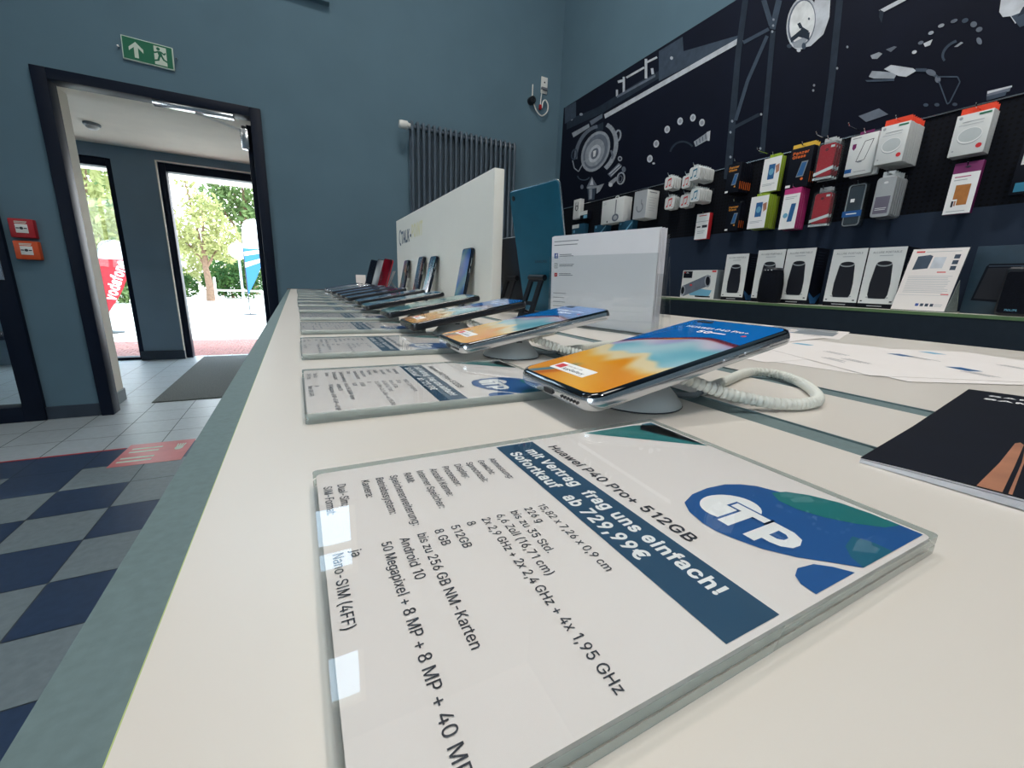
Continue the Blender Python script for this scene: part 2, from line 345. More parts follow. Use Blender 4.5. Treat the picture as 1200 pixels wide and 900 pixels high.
  's': (365, '182,-8 128,-2 98,10 84,18 62,38 53,50 40,78 36,94 94,107 105,79 114,69 136,54 165,46 200,46 217,50 244,62 262,81 267,91 267,112 260,129 254,136 246,142 225,151 149,170 104,186 87,196 72,208 61,222 53,237 48,255 47,274 51,305 57,319 75,343 100,363 131,377 149,381 187,384 206,384 239,378 254,372 279,358 290,349 307,328 324,290 268,277 251,307 232,323 205,331 171,332 143,324 121,308 110,289 109,277 112,258 124,243 144,232 254,202 292,183 306,171 317,158 325,142 330,125 331,107 326,75 321,61 312,47 290,24 260,6 242,0 203,-7'),
  't': (227, '204,379 204,327 6,327 6,379|65,471 126,471 127,86 128,76 136,61 150,53 170,50 202,54 213,2 192,-3 168,-4 145,-3 125,2 107,10 92,21 80,35 72,52 67,71 65,93'),
  'u': (410, '182,-5 164,-4 130,4 101,20 78,44 62,76 54,116 53,139 53,379 114,379 114,144 115,123 119,105 127,89 137,75 150,64 164,56 181,52 200,50 238,57 259,69 276,86 283,97 293,122 296,153 296,379 357,379 357,0 298,0 298,92 307,92 297,67 286,47 272,30 257,17 222,0'),
  'v': (389, '163,0 17,379 84,379 171,138 206,21 184,21 218,138 305,379 371,379 226,0'),
  'w': (567, '138,0 23,379 87,379 143,177 175,41 165,41 180,113 252,379 316,379 371,176 402,41 391,41 402,90 429,195 480,379 545,379 429,0 368,0 319,172 277,338 291,338 259,211 199,0'),
  'x': (379, '21,0 171,218 171,171 29,379 100,379 164,279 207,206 175,206 224,292 282,379 352,379 209,169 209,214 358,0 287,0 222,99 173,182 205,182 157,99 91,0'),
  'y': (389, '47,-139 61,-86 96,-90 111,-87 124,-80 141,-58 163,-1 17,379 84,379 171,138 206,21 184,21 218,138 305,379 371,379 204,-58 184,-97 159,-124 128,-140 91,-145 71,-144'),
  'z': (380, '42,0 42,46 254,320 48,323 48,379 333,379 333,331 126,60 339,56 339,0'),
  '€': (464, '364,329 341,279 16,279 34,329|321,229 298,179 16,179 34,229|423,463 398,409 366,433 329,450 288,456 248,450 213,433 197,420 183,404 161,365 146,315 143,286 143,223 152,168 161,144 183,104 197,89 230,66 268,54 288,53 309,54 339,62 365,74 396,96 422,43 408,31 378,13 361,6 325,-4 288,-7 258,-5 230,1 204,11 179,25 157,42 137,63 120,87 105,115 93,146 85,179 80,215 78,254 80,293 85,329 93,363 105,393 120,421 137,445 157,466 179,484 204,498 230,508 258,514 288,516 307,515 343,508 378,495 394,486'),
}
GLYPHS['1'] = (360, '276,509 276,0 212,0 212,448 96,368 96,435 198,509')
_gc, _tc = {}, {}


def thicken(L, off):
    out = []
    for i in range(len(L)):
        p, a, b = Vector(L[i]), Vector(L[i - 1]), Vector(L[(i + 1) % len(L)])
        d1, d2 = (p - a).normalized(), (b - p).normalized()
        n = Vector((-d1.y - d2.y, d1.x + d2.x))
        if n.length < .2:
            out.append(L[i])
            continue
        n.normalize()
        k = min(1.5, 1 / max(.3, n.dot(Vector((-d1.y, d1.x)))))
        out.append(tuple(p + n * off * k))
    return out


def glyph(ch, wt):
    if (ch, wt) in _gc:
        return _gc[(ch, wt)]
    adv, body = GLYPHS.get(ch, (300, ''))
    adv += wt * 1.6
    loops = [[tuple(float(q) / 740 for q in p.split(',')) for p in l.split(' ')] for l in body.split('|')] if body else []
    loops = [thicken(L, wt / 740) for L in loops]

    def wind(x, y):
        k = 0
        for L in loops:
            for i in range(len(L)):
                (x0, y0), (x1, y1) = L[i - 1], L[i]
                if (y0 <= y) != (y1 <= y) and x < (x1 - x0) * (y - y0) / (y1 - y0) + x0:
                    k += 1 if y1 > y0 else -1
        return k
    V_, F_ = [], []
    if loops:
        pts, eds = [], []
        for L in loops:
            n0 = len(pts)
            pts += [Vector(p) for p in L]
            eds += [(n0 + i, n0 + (i + 1) % len(L)) for i in range(len(L))]
        vo, eo, fo = delaunay_2d_cdt(pts, eds, [], 0, 1e-5)[:3]
        V_ = [(p.x, p.y) for p in vo]
        F_ = [tuple(t) for t in fo if wind(sum(V_[i][0] for i in t) / 3, sum(V_[i][1] for i in t) / 3)]
    _gc[(ch, wt)] = (adv / 740, V_, F_)
    return _gc[(ch, wt)]


def text_geo(s, size, bold=0.0, shear=0.0):
    wt = 30 if bold >= .015 else 16 if bold >= .004 else 4
    key = (s, size, wt)
    if key in _tc:
        return _tc[key]
    v, f, x = [], [], 0.0
    for ch in s:
        adv, V_, F_ = glyph(ch, wt)
        b0 = len(v)
        v += [((p[0] + x) * size, p[1] * size) for p in V_]
        f += [tuple(b0 + i for i in t) for t in F_]
        x += adv
    _tc[key] = (v, f)
    return v, f


class MB:
    def __init__(self):
        self.v, self.f, self.m = [], [], []
        self.T = Matrix()
        self.U, self.V, self.O = Vector((1, 0, 0)), Vector((0, 1, 0)), Vector((0, 0, 0))

    def add(self, vs, fs, m=0):
        b = len(self.v)
        self.v += [self.T @ Vector(p) for p in vs]
        for f in fs:
            self.f.append([b + i for i in f])
            self.m.append(m)
        return self

    def box(self, a, b, m=0, bev=0, seg=2):
        x0, y0, z0 = [min(a[i], b[i]) for i in range(3)]
        x1, y1, z1 = [max(a[i], b[i]) for i in range(3)]
        if bev:
            bm = bmesh.new()
            bmesh.ops.create_cube(bm, size=1)
            for v in bm.verts:
                v.co = Vector(((x0 + x1) / 2 + v.co.x * (x1 - x0), (y0 + y1) / 2 + v.co.y * (y1 - y0), (z0 + z1) / 2 + v.co.z * (z1 - z0)))
            bmesh.ops.bevel(bm, geom=bm.edges[:], offset=min(bev, .45 * min(x1 - x0, y1 - y0, z1 - z0)), segments=seg, affect='EDGES', profile=.5)
            bm.verts.index_update()
            self.add([v.co.copy() for v in bm.verts], [[v.index for v in f.verts] for f in bm.faces], m)
            bm.free()
            return self
        vs = [(x, y, z) for z in (z0, z1) for y in (y0, y1) for x in (x0, x1)]
        return self.add(vs, [(0, 2, 3, 1), (4, 5, 7, 6), (0, 1, 5, 4), (2, 6, 7, 3), (0, 4, 6, 2), (1, 3, 7, 5)], m)

    def poly(self, pts, m=0):
        return self.add(pts, [tuple(range(len(pts)))], m)

    def loft(self, rings, m=0, caps=True, closed=True):
        n = len(rings[0])
        vs = [p for r in rings for p in r]
        fs = []
        for k in range(len(rings) - 1):
            for i in range(n if closed else n - 1):
                j = (i + 1) % n
                fs.append((k * n + i, k * n + j, (k + 1) * n + j, (k + 1) * n + i))
        if caps:
            fs.append(tuple(reversed(range(n))))
            fs.append(tuple(range((len(rings) - 1) * n, len(rings) * n)))
        return self.add(vs, fs, m)

    def rprism(self, w_, h_, r, levels, m=0, n=6, c=(0, 0)):
        """levels: list of (inset, z)"""
        return self.loft([[(x + c[0], y + c[1], z) for x, y in rr(w_, h_, r, n, i)] for i, z in levels], m)

    def lathe(self, prof, c=(0, 0, 0), n=28, m=0, axis='z'):
        rings = []
        for r, z in prof:
            ring = []
            for k in range(n):
                a = 2 * PI * k / n
                q = (r * math.cos(a), r * math.sin(a), z)
                if axis == 'x':
                    q = (z, q[0], q[1])
                elif axis == 'y':
                    q = (q[0], z, q[1])
                ring.append((q[0] + c[0], q[1] + c[1], q[2] + c[2]))
            rings.append(ring)
        return self.loft(rings, m)

    def tube(self, path, r, n=8, m=0, rf=None, closed=False):
        P = [Vector(p) for p in path]
        rings = []
        prev = None
        for i, p in enumerate(P):
            t = (P[min(i + 1, len(P) - 1)] - P[max(i - 1, 0)]).normalized()
            if prev is None:
                a = t.cross(Vector((0, 0, 1)))
                if a.length < .01:
                    a = t.cross(Vector((1, 0, 0)))
            else:
                a = prev - t * prev.dot(t)
            a.normalize()
            prev = a
            b = t.cross(a)
            q = rf(i) if rf else r
            rings.append([p + q * (math.cos(2 * PI * k / n) * a + math.sin(2 * PI * k / n) * b) for k in range(n)])
        return self.loft(rings, m)

    # ---- flat print in the frame O + u U + v V
    def frame(self, O, U, V):
        self.O, self.U, self.V = Vector(O), Vector(U), Vector(V)
        return self

    def at(self, u, v):
        return self.O + self.U * u + self.V * v

    def p2(self, pts, m=0):
        return self.poly([self.at(u, v) for u, v in pts], m)

    def r2(self, u0, v0, u1, v1, m=0):
        return self.p2([(u0, v0), (u1, v0), (u1, v1), (u0, v1)], m)

    def c2(self, u, v, ru, rv=None, m=0, n=24, rot=0):
        rv = rv or ru
        cr, sr = math.cos(rot), math.sin(rot)
        q = []
        for k in range(n):
            a = 2 * PI * k / n
            x, y = ru * math.cos(a), rv * math.sin(a)
            q.append((u + x * cr - y * sr, v + x * sr + y * cr))
        return self.p2(q, m)

    def arc2(self, u, v, r0, r1, a0, a1, m=0, n=16, sq=1.0):
        for k in range(n):
            a, b = rad(a0 + (a1 - a0) * k / n), rad(a0 + (a1 - a0) * (k + 1) / n)
            self.p2([(u + r0 * math.cos(a) * sq, v + r0 * math.sin(a)), (u + r1 * math.cos(a) * sq, v + r1 * math.sin(a)),
                     (u + r1 * math.cos(b) * sq, v + r1 * math.sin(b)), (u + r0 * math.cos(b) * sq, v + r0 * math.sin(b))], m)
        return self

    def seg2(self, a, b, w_, m=0):
        a, b = Vector(a), Vector(b)
        d = (b - a).normalized()
        n = Vector((-d.y, d.x)) * w_ / 2
        return self.p2([a + n, a - n, b - n, b + n], m)

    def t2(self, s, u, v, size, m=0, bold=0.0, width=None, rot=0, center=False, shear=0.0):
        vs, fs = text_geo(s, size, bold, shear)
        if not vs:
            return self
        x0, x1 = min(p[0] for p in vs), max(p[0] for p in vs)
        k = width / (x1 - x0) if width else 1
        cr, sr = math.cos(rot), math.sin(rot)
        off = -(x0 + x1) / 2 * k if center else -x0 * k
        out = []
        for x, y in vs:
            x = x * k + off
            out.append(self.at(u + x * cr - y * sr, v + x * sr + y * cr))
        return self.add(out, fs, m)

    def lines(self, u0, v0, u1, n, pitch, th, m=0, ragged=.2, seed=1):
        """rows of small print too fine to read"""
        rn = random.Random(seed)
        for k in range(n):
            v = v0 - k * pitch
            self.r2(u0, v, u1 - (u1 - u0) * rn.random() * ragged, v + th, m)
        return self

    def build(self, name, mats, parent=None, smooth=True, angle=35):
        me = bpy.data.meshes.new(name)
        me.from_pydata([tuple(v) for v in self.v], [], self.f)
        for x in (mats if isinstance(mats, (list, tuple)) else [mats]):
            me.materials.append(x)
        me.polygons.foreach_set('material_index', self.m)
        if smooth:
            me.polygons.foreach_set('use_smooth', [True] * len(me.polygons))
            me.set_sharp_from_angle(angle=rad(angle))
        me.update()
        o = bpy.data.objects.new(name, me)
        C.objects.link(o)
        if parent:
            o.parent = parent
        return o


def struct(name, mb, mats, smooth=False):
    return tagp(mb.build(name, mats, None, smooth), kind='structure')


def picture(name, W, H, nx, ny, func, material, parent, z=0.0, corner=0.0, frame=None):
    """a printed or displayed picture: grid over W x H (x right, y up, origin at centre), colour per point"""
    vs, cols, fs = [], [], []
    for j in range(ny + 1):
        y = -H / 2 + H * j / ny
        hw = W / 2
        e = H / 2 - abs(y)
        if corner and e < corner:
            hw = W / 2 - corner + math.sqrt(max(0, corner ** 2 - (corner - e) ** 2))
        for i in range(nx + 1):
            x = -hw + 2 * hw * i / nx
            p = frame(x, y) if frame else (x, y, z)
            vs.append(p)
            cols.append(func(2 * x / W, (y + H / 2) / H))
    for j in range(ny):
        for i in range(nx):
            a = j * (nx + 1) + i
            fs.append((a, a + 1, a + nx + 2, a + nx + 1))
    me = bpy.data.meshes.new(name)
    me.from_pydata(vs, [], fs)
    at = me.color_attributes.new('Col', 'FLOAT_COLOR', 'POINT')
    at.data.foreach_set('color', [q for c in cols for q in lin(c)])
    me.materials.append(material)
    me.update()
    o = bpy.data.objects.new(name, me)
    C.objects.link(o)
    o.parent = parent
    return o


def mixc(a, b, t):
    t = max(0, min(1, t))
    return tuple(a[i] + (b[i] - a[i]) * t for i in range(3))


def sstep(a, b, x):
    t = max(0, min(1, (x - a) / (b - a)))
    return t * t * (3 - 2 * t)


# ------------------------------------------------------------------ materials
M = {}
M['wall'] = mat('grey blue wall paint', (97, 123, 138), .85, noise=.05, nscale=3, bump=.04, spec=.25)
M['ceil'] = mat('pale ceiling paint', (200, 203, 200), .9)
M['cream'] = mat('cream plaster', (222, 215, 202), .85, noise=.04, nscale=4)
M['darkwall'] = mat('slate vestibule paint', (118, 138, 154), .8, noise=.04, nscale=3)
M['frame'] = mat('black door frame', (13, 24, 42), .5, spec=.2, noise=.1, nscale=8)
M['base'] = mat('dark grey skirting', (44, 56, 70), .6, noise=.1, nscale=10)
M['basegrey'] = mat('light grey skirting', (110, 120, 124), .6, noise=.08, nscale=10)
M['tileD'] = mat('navy floor tile', (44, 62, 90), .42, noise=.12, nscale=40)
M['tileL'] = mat('grey floor tile', (118, 130, 136), .45, noise=.1, nscale=40)
M['tileV'] = mat('pale floor tile', (176, 186, 192), .38, noise=.06, nscale=30)
M['grout'] = mat('tile grout', (84, 92, 98), .9, noise=.1)
M['grout2'] = mat('pale grout', (128, 130, 128), .9, noise=.1)
M['red'] = mat('red tape', (188, 50, 56), .5, noise=.1)
M['redst'] = mat('faded red sticker', (212, 120, 122), .35, noise=.08, nscale=12)
M['white'] = mat('white plastic', (228, 228, 224), .4, noise=.02)
M['board'] = mat('white table board', (216, 209, 201), .34, noise=.015, nscale=6, spec=.5)
M['boardedge'] = mat('lime board edge', (176, 190, 120), .5, noise=.1)
M['tablegrey'] = mat('grey table laminate', (100, 118, 120), .6, noise=.08, nscale=400)
M['tabletip'] = mat('brown table end strip', (92, 56, 52), .6, noise=.1)
M['acr'] = mat_clear('clear acrylic', (.975, .985, .985), .02, 1.72)
M['acrside'] = mat_clear('acrylic edge', (.72, .8, .78), .08, haze=.35, hazecol=(.62, .68, .66))
M['paper'] = mat('printed paper', (230, 223, 220), .7, noise=.01)
M['leaflet'] = mat('white leaflet paper', (240, 238, 242), .7, noise=.01)
M['ink'] = mat('dark ink', (40, 44, 56), .6)
M['inkgrey'] = mat('grey ink', (120, 124, 132), .6)
M['inklight'] = mat('light grey ink', (172, 176, 182), .6)
M['banner'] = mat('petrol print', (14, 66, 98), .5)
M['pblue'] = mat('blue print', (14, 84, 150), .5)
M['pnavy'] = mat('deep blue print', (20, 92, 130), .5)
M['pteal'] = mat('teal print', (10, 116, 118), .5)
M['pteal2'] = mat('petrol blue print', (16, 98, 124), .5)
M['pwhite'] = mat('white print', (240, 240, 240), .6)
M['silver'] = mat('polished aluminium', (205, 208, 212), .2, metal=.9)
M['chrome'] = mat('chrome', (225, 228, 230), .12, metal=1)
M['black'] = mat('black plastic', (20, 24, 32), .4, noise=.1, nscale=40)
M['blackglass'] = mat('black glass', (8, 12, 20), .06, coat=.5)
M['darkmetal'] = mat('dark metal', (36, 44, 58), .3, metal=.5)
M['greyplastic'] = mat('light grey plastic', (190, 196, 198), .45, noise=.03)
M['midgrey'] = mat('mid grey plastic', (132, 140, 146), .5, noise=.03)
M['cable'] = mat('white coiled cable', (222, 222, 214), .5, noise=.04, nscale=50)
M['screen'] = mat_attr('display picture', .12, coat=.6)
M['print'] = mat_attr('printed picture', .5)
M['panel'] = mat('white display board', (240, 238, 230), .5, noise=.02, nscale=5)
M['teal'] = mat('teal metallic tablet back', (26, 98, 124), .35, metal=.35, noise=.05)
M['darkslate'] = mat('dark slate tablet back', (34, 46, 60), .35, metal=.3, noise=.05)
M['radi'] = mat('anthracite radiator paint', (76, 90, 104), .38, noise=.04, spec=.6)
M['peg'] = mat('black perforated board', (8, 12, 22), .85, noise=.2, nscale=60)
M['pegback'] = mat('dark blue back panel', (34, 46, 64), .75, noise=.08, nscale=4)
M['poster'] = mat('navy black poster print', (9, 15, 34), .7, noise=.12, nscale=5)
M['shelf'] = mat('pale shelf top', (205, 202, 190), .5, noise=.03)
M['shelfgreen'] = mat('green shelf edge', (92, 122, 80), .5, noise=.08)
M['apron'] = mat('dark slate apron', (34, 44, 54), .6, noise=.08)
for i, g in enumerate(((40, 50, 64), (64, 76, 92), (104, 112, 126), (152, 158, 168), (194, 198, 206), (224, 226, 228))):
    M['g%d' % i] = mat('poster grey %d' % i, g, .5, noise=.16, nscale=25)
G = [M['g%d' % i] for i in range(6)]
M['green'] = mat('safety green', (14, 108, 78), .5)
M['signwhite'] = mat('pale sign print', (208, 222, 208), .5)
M['firered'] = mat('alarm red', (176, 34, 44), .4, noise=.05)
M['fireorange'] = mat('alarm orange', (214, 84, 36), .4, noise=.05)
M['mattext'] = mat('grey door mat', (96, 102, 100), .95, noise=.3, nscale=120, bump=.4)
M['paving'] = mat('red pavers', (150, 100, 92), .85, noise=.15, nscale=14)
M['concrete'] = mat('pale concrete', (226, 220, 206), .9, noise=.05, nscale=2)
M['leafY'] = mat_leaf('yellow green leaves', (140, 144, 92), (174, 174, 122))
M['leafG'] = mat_leaf('green leaves', (84, 108, 66), (124, 142, 92))
M['leafD'] = mat_leaf('dark green leaves', (48, 76, 46), (80, 108, 60))
M['bark'] = mat('bark', (112, 88, 70), .9, noise=.25, nscale=12)
M['flagred'] = mat('flag red', (176, 26, 40), .7)
M['flagblue'] = mat('flag blue', (34, 100, 160), .7)
M['flaglight'] = mat('flag pale', (226, 236, 240), .7)
M['orange'] = mat('orange card', (232, 70, 40), .5)
M['packwhite'] = mat('white carton', (218, 220, 220), .5, noise=.02)
M['packblack'] = mat('black carton', (9, 14, 27), .6, noise=.15)
M['amber'] = mat('amber print', (226, 150, 52), .5)
M['yellow'] = mat('yellow card', (228, 186, 66), .5)
M['orangeprint'] = mat('orange print', (222, 106, 38), .5)
M['lime'] = mat('lime carton', (150, 178, 46), .5, noise=.05)
M['pink'] = mat('magenta carton', (186, 44, 116), .5, noise=.05)
M['purple'] = mat('purple carton', (116, 26, 92), .5, noise=.05)
M['casered'] = mat('deep red case', (192, 8, 38), .45, noise=.05)
M['casenavy'] = mat('navy phone case', (30, 50, 64), .5, noise=.05)
M['bandblue'] = mat('blue band', (20, 84, 150), .5)
M['leather'] = mat('tan leather', (176, 112, 52), .6, noise=.15, nscale=50)
M['blister'] = mat_clear('clear blister', (.86, .9, .91), .12, haze=.05, hazecol=(.6, .64, .66))
M['frost'] = mat('frosted silver case', (164, 168, 172), .35, noise=.04)
M['redprint'] = mat('red print', (206, 44, 52), .5)
M['tealprint'] = mat('teal blue print', (40, 120, 150), .5)
M['phoneblue'] = mat('blue phone picture', (40, 96, 150), .4)
M['skyprint'] = mat('pale blue print', (110, 170, 200), .5)
M['paleteal'] = mat('pale teal carton', (26, 74, 100), .5, noise=.1)
M['mesh'] = mat('speaker cloth', (12, 16, 26), .95, noise=.3, nscale=300, bump=.3)
M['speakerprint'] = mat('printed dark speaker', (16, 20, 32), .5)
M['sheen'] = mat('printed silver ring', (150, 156, 160), .4)
M['boxgrey'] = mat('grey box side', (120, 130, 138), .5, noise=.05)
M['photodark'] = mat('dark teal carton', (36, 58, 74), .5, noise=.12)
M['skin'] = mat('copper print', (176, 122, 96), .3, noise=.25, nscale=40)
M['bluefb'] = mat('blue icon', (48, 78, 150), .5)
M['glassdoor'] = mat_clear('window glass', (.95, .98, .98), .01, 1.45)
M['window'] = mat('window frame cream', (214, 208, 190), .5)
M['lampface'] = mat('lamp diffuser', (255, 250, 240), .5, emit=2.5)

for k_ in ('peg', 'pegback', 'poster', 'apron', 'packblack', 'mesh', 'g0', 'g1', 'g2', 'g3'):
    M[k_].node_tree.nodes['Principled BSDF'].inputs['Specular IOR Level'].default_value = .2

# ------------------------------------------------------------------ room shell
XL, XR, YB, YF, ZC = -4.0, 2.36, 3.75, -3.6, 5.75
DT = .41                       # thickness of the wall the doors stand in
DX0, DX1, DZ = -1.283, -.134, 2.135          # main doorway
LX0, LX1, LZ = -2.75, -1.555, 2.10           # glass door at the left

mb = MB()


def wall_cells(mb, xs, zs, holes, y0, y1, m=0):
    """a thick wall made of blocks around rectangular holes"""
    for i in range(len(xs) - 1):
        for k in range(len(zs) - 1):
            cx, cz = (xs[i] + xs[i + 1]) / 2, (zs[k] + zs[k + 1]) / 2
            if any(h[0] < cx < h[1] and h[2] < cz < h[3] for h in holes):
                continue
            mb.box((xs[i], y0, zs[k]), (xs[i + 1], y1, zs[k + 1]), m)


WX0, WX1 = -1.0, .34           # high windows
holes = [(DX0, DX1, 0, DZ), (LX0, LX1, 0, LZ), (WX0, WX1, 2.93, 3.73), (WX0, WX1, 4.62, 5.36)]
wall_cells(mb, sorted({XL, LX0, LX1, DX0, DX1, XR + .1}), [0, LZ, DZ, 2.45], holes, YB, YB + DT)
wall_cells(mb, sorted({XL, WX0, WX1, XR + .1}), [2.45, 2.93, 3.73, 4.62, 5.36, ZC], holes, YB, YB + .16)
struct('wall_back', mb, M['wall'])
struct('wall_right', MB().box((XR, YF, 0), (XR + .1, YB, ZC)), M['wall'])
FY0, FY1, FZ0, FZ1 = -2.9, -.5, 1.0, 2.9        # shop window in the left wall
mb = MB()
for y0, y1, z0, z1 in ((YF, YB + DT, 0, FZ0), (YF, YB + DT, FZ1, ZC), (YF, FY0, FZ0, FZ1), (FY1, YB + DT, FZ0, FZ1)):
    mb.box((XL - .1, y0, z0), (XL, y1, z1))
struct('wall_left', mb, M['wall'])
mb = MB()
for y in (FY0, (FY0 + FY1) / 2, FY1):
    mb.box((XL - .08, y - .035, FZ0), (XL - .02, y + .035, FZ1))
mb.box((XL - .08, FY0, FZ0), (XL - .02, FY1, FZ0 + .06)).box((XL - .08, FY0, FZ1 - .06), (XL - .02, FY1, FZ1))
tagp(mb.build('window_4', M['frame']), kind='structure')
tagp(MB().box((XL - .055, FY0, FZ0 + .06), (XL - .045, FY1, FZ1 - .06)).build('window_4_glass', M['glassdoor']), kind='structure')
struct('wall_front', MB().box((XL, YF - .1, 0), (XR, YF, ZC)), M['wall'])
struct('ceiling', MB().box((XL - .1, YF - .1, ZC), (XR + .1, YB + DT, ZC + .1)), M['ceil'])

# floor: individual tiles as faces, grout below
mb = MB()
P = .2545
YT = 2.957
YS = YT + 4 * P                # where the entrance tiles take over
mb.box((XL, YF, -.06), (XR, YS, -.004), 0)
for iy in range(-26, 4):
    for ix in range(-14, 14):
        x0, y0 = -.792 + ix * P, YT + iy * P
        x1, y1 = x0 + P, y0 + P
        x0c, x1c, y0c, y1c = max(x0, XL), min(x1, XR), max(y0, YF), y1
        if x1c <= x0c or y1c <= y0c:
            continue
        g = .0022
        if iy >= 0:
            m = 3
            if ix < -1 or ix > 2:
                m = 3
        else:
            m = 1 if (ix + iy) % 2 == 0 else 2
            if iy == -1:
                m = 1
            if iy == -2 and ix == 0:
                m = 2
        mb.poly([(x0c + g, y0c + g, 0), (x1c - g, y0c + g, 0), (x1c - g, y1c - g, 0), (x0c + g, y1c - g, 0)], m)
struct('floor', mb, [M['grout'], M['tileD'], M['tileL'], M['tileV']])
mb = MB()
mb.box((-3.2, YS, -.06), (.6, 6.2, -.004), 0)
for iy in range(4, 13):
    for ix in range(-10, 6):
        x0, y0 = -.792 + ix * P, YT + iy * P
        y0c, y1c = y0, min(y0 + P, 6.2)
        if y1c - y0c < .01:
            continue
        mb.poly([(x0 + .002, y0c + .002, 0), (x0 + P - .002, y0c + .002, 0), (x0 + P - .002, y1c - .002, 0), (x0 + .002, y1c - .002, 0)], 1)
struct('floor_vestibule', mb, [M['grout2'], M['tileV']])

# baseboards of the back wall
mb = MB().box((LX1 + .0, YB - .015, 0), (DX0 - .0, YB, .085))
struct('baseboard_back', mb, M['base'])
struct('baseboard_jamb', MB().box((DX0, YB + .02, 0), (DX0 + .016, YB + DT + .01, .095), bev=.004), M['basegrey'])
# cream lining of the doorway reveal
mb = MB()
mb.box((DX0, YB + .09, .09), (DX0 + .008, YB + DT, DZ))
mb.box((DX0, YB + .09, DZ - .008), (DX1, YB + DT, DZ))
mb.box((DX1 - .008, YB + .09, 0), (DX1, YB + DT, DZ))
struct('trim_reveal', mb, M['cream'])

# main door: frame, open leaf, closer
fr = tagp(MB().box((DX0, YB - .03, 0), (DX0 + .068, YB + .09, DZ), bev=.004).box((DX1 - .068, YB - .03, 0), (DX1, YB + .09, DZ), bev=.004)
          .box((DX0 + .068, YB - .03, DZ - .06), (DX1 - .068, YB + .09, DZ), bev=.004).build('door_frame', M['frame']), kind='structure')
fr.name = 'door_1'
lf = thing('door_leaf', 'open glazed door leaf folded back at right side of doorway', 'door', (DX1 - .085, YB + .09, 0))
mb = MB()
mb.box((-.02, 0, .01), (.02, .1, 2.05), bev=.004).box((-.02, .86, .01), (.02, .96, 2.05), bev=.004)
mb.box((-.02, .1, .01), (.02, .86, .12), bev=.004).box((-.02, .1, 1.95), (.02, .86, 2.05), bev=.004)
mb.build('leaf_frame', M['frame'], lf)
MB().box((-.004, .1, .12), (.004, .86, 1.95)).build('glass_pane', M['glassdoor'], lf)
for z in (.25, 1.75):
    MB().lathe([(.011, -.05), (.011, .05)], (.02, -.004, z), 10).build('hinge', M['silver'], lf)
for z in (1.72, 1.5):
    MB().box((-.0215, .015, z - .03), (.0215, .05, z + .03)).build('label_sticker', M['white'], lf)
MB().tube([(-.02, .88, 1.0), (-.06, .88, 1.0), (-.06, .8, 1.0), (-.06, .74, 1.0)], .009).build('handle', M['silver'], lf)
clo = thing('door_closer', 'silver door closer with scissor arm on doorway head', 'door closer', (0, 0, 0))
zt = DZ - .06
MB().box((-.74, YB - .02, zt - .028), (-.3, YB + .04, zt), bev=.004).build('slide_rail', M['silver'], clo)
MB().box((-.275, YB + .02, zt - .2), (-.225, YB + .08, zt - .07), bev=.006).build('closer_body', M['silver'], clo)
MB().tube([(-.52, YB + .01, zt - .03), (-.38, YB + .03, zt - .055), (-.25, YB + .05, zt - .085)], .009).build('arm', M['white'], clo)
MB().lathe([(.016, -.02), (.016, .02)], (-.25, YB + .05, zt - .07), 12).build('pivot', M['black'], clo)

# left glass door in the back wall
mb = MB()
mb.box((LX1 - .1, YB - .03, 0), (LX1, YB + .09, LZ), bev=.004).box((LX0, YB - .03, 0), (LX0 + .1, YB + .09, LZ), bev=.004)
mb.box((LX0 + .1, YB - .03, LZ - .1), (LX1 - .1, YB + .09, LZ), bev=.004).box((LX0 + .1, YB - .03, 0), (LX1 - .1, YB + .09, .1), bev=.004)
tagp(mb.build('door_2', M['frame']), kind='structure')
tagp(MB().box((LX0 + .1, YB + .02, .1), (LX1 - .1, YB + .03, LZ - .1)).build('door_2_glass', M['glassdoor']), kind='structure')
hl = MB().box((-.02, -.008, -.09), (.02, 0, .09), bev=.004).tube([(0, 0, .03), (0, -.05, .03), (-.03, -.055, .03), (-.12, -.055, .03)], .009).build('door_handle', M['silver'], bpy.data.objects['door_2'])
hl.location = (LX1 - .05, YB - .03, 1.0)

# high windows
for n, (z0, z1, zm) in enumerate(((2.93, 3.73, 3.43), (4.62, 5.36, None))):
    mb = MB()
    y0, y1 = YB + .05, YB + .13
    fx = [WX0, (WX0 + WX1) / 2 - .02, WX1]
    mb.box((WX0, y0, z0), (WX0 + .05, y1, z1)).box((WX1 - .05, y0, z0), (WX1, y1, z1))
    mb.box((WX0 + .05, y0, z0), (WX1 - .05, y1, z0 + .05)).box((WX0 + .05, y0, z1 - .05), (WX1 - .05, y1, z1))
    mb.box((-.36, y0, z0 + .05), (-.31, y1, z1 - .05))
    if zm:
        mb.box((WX0 + .05, y0, zm - .02), (-.36, y1, zm + .02)).box((-.31, y0, zm - .02), (WX1 - .05, y1, zm + .02))
    tagp(mb.build('window_%d' % (n + 1), M['window']), kind='structure')
    tagp(MB().box((WX0 + .05, y0 + .03, z0 + .05), (WX1 - .05, y0 + .04, z1 - .05)).build('window_%d_glass' % (n + 1), M['glassdoor']), kind='structure')
struct('trim_window', MB().box((WX0, YB - .05, 2.895), (WX1 + .02, YB + .04, 2.93), bev=.004), M['wall'])

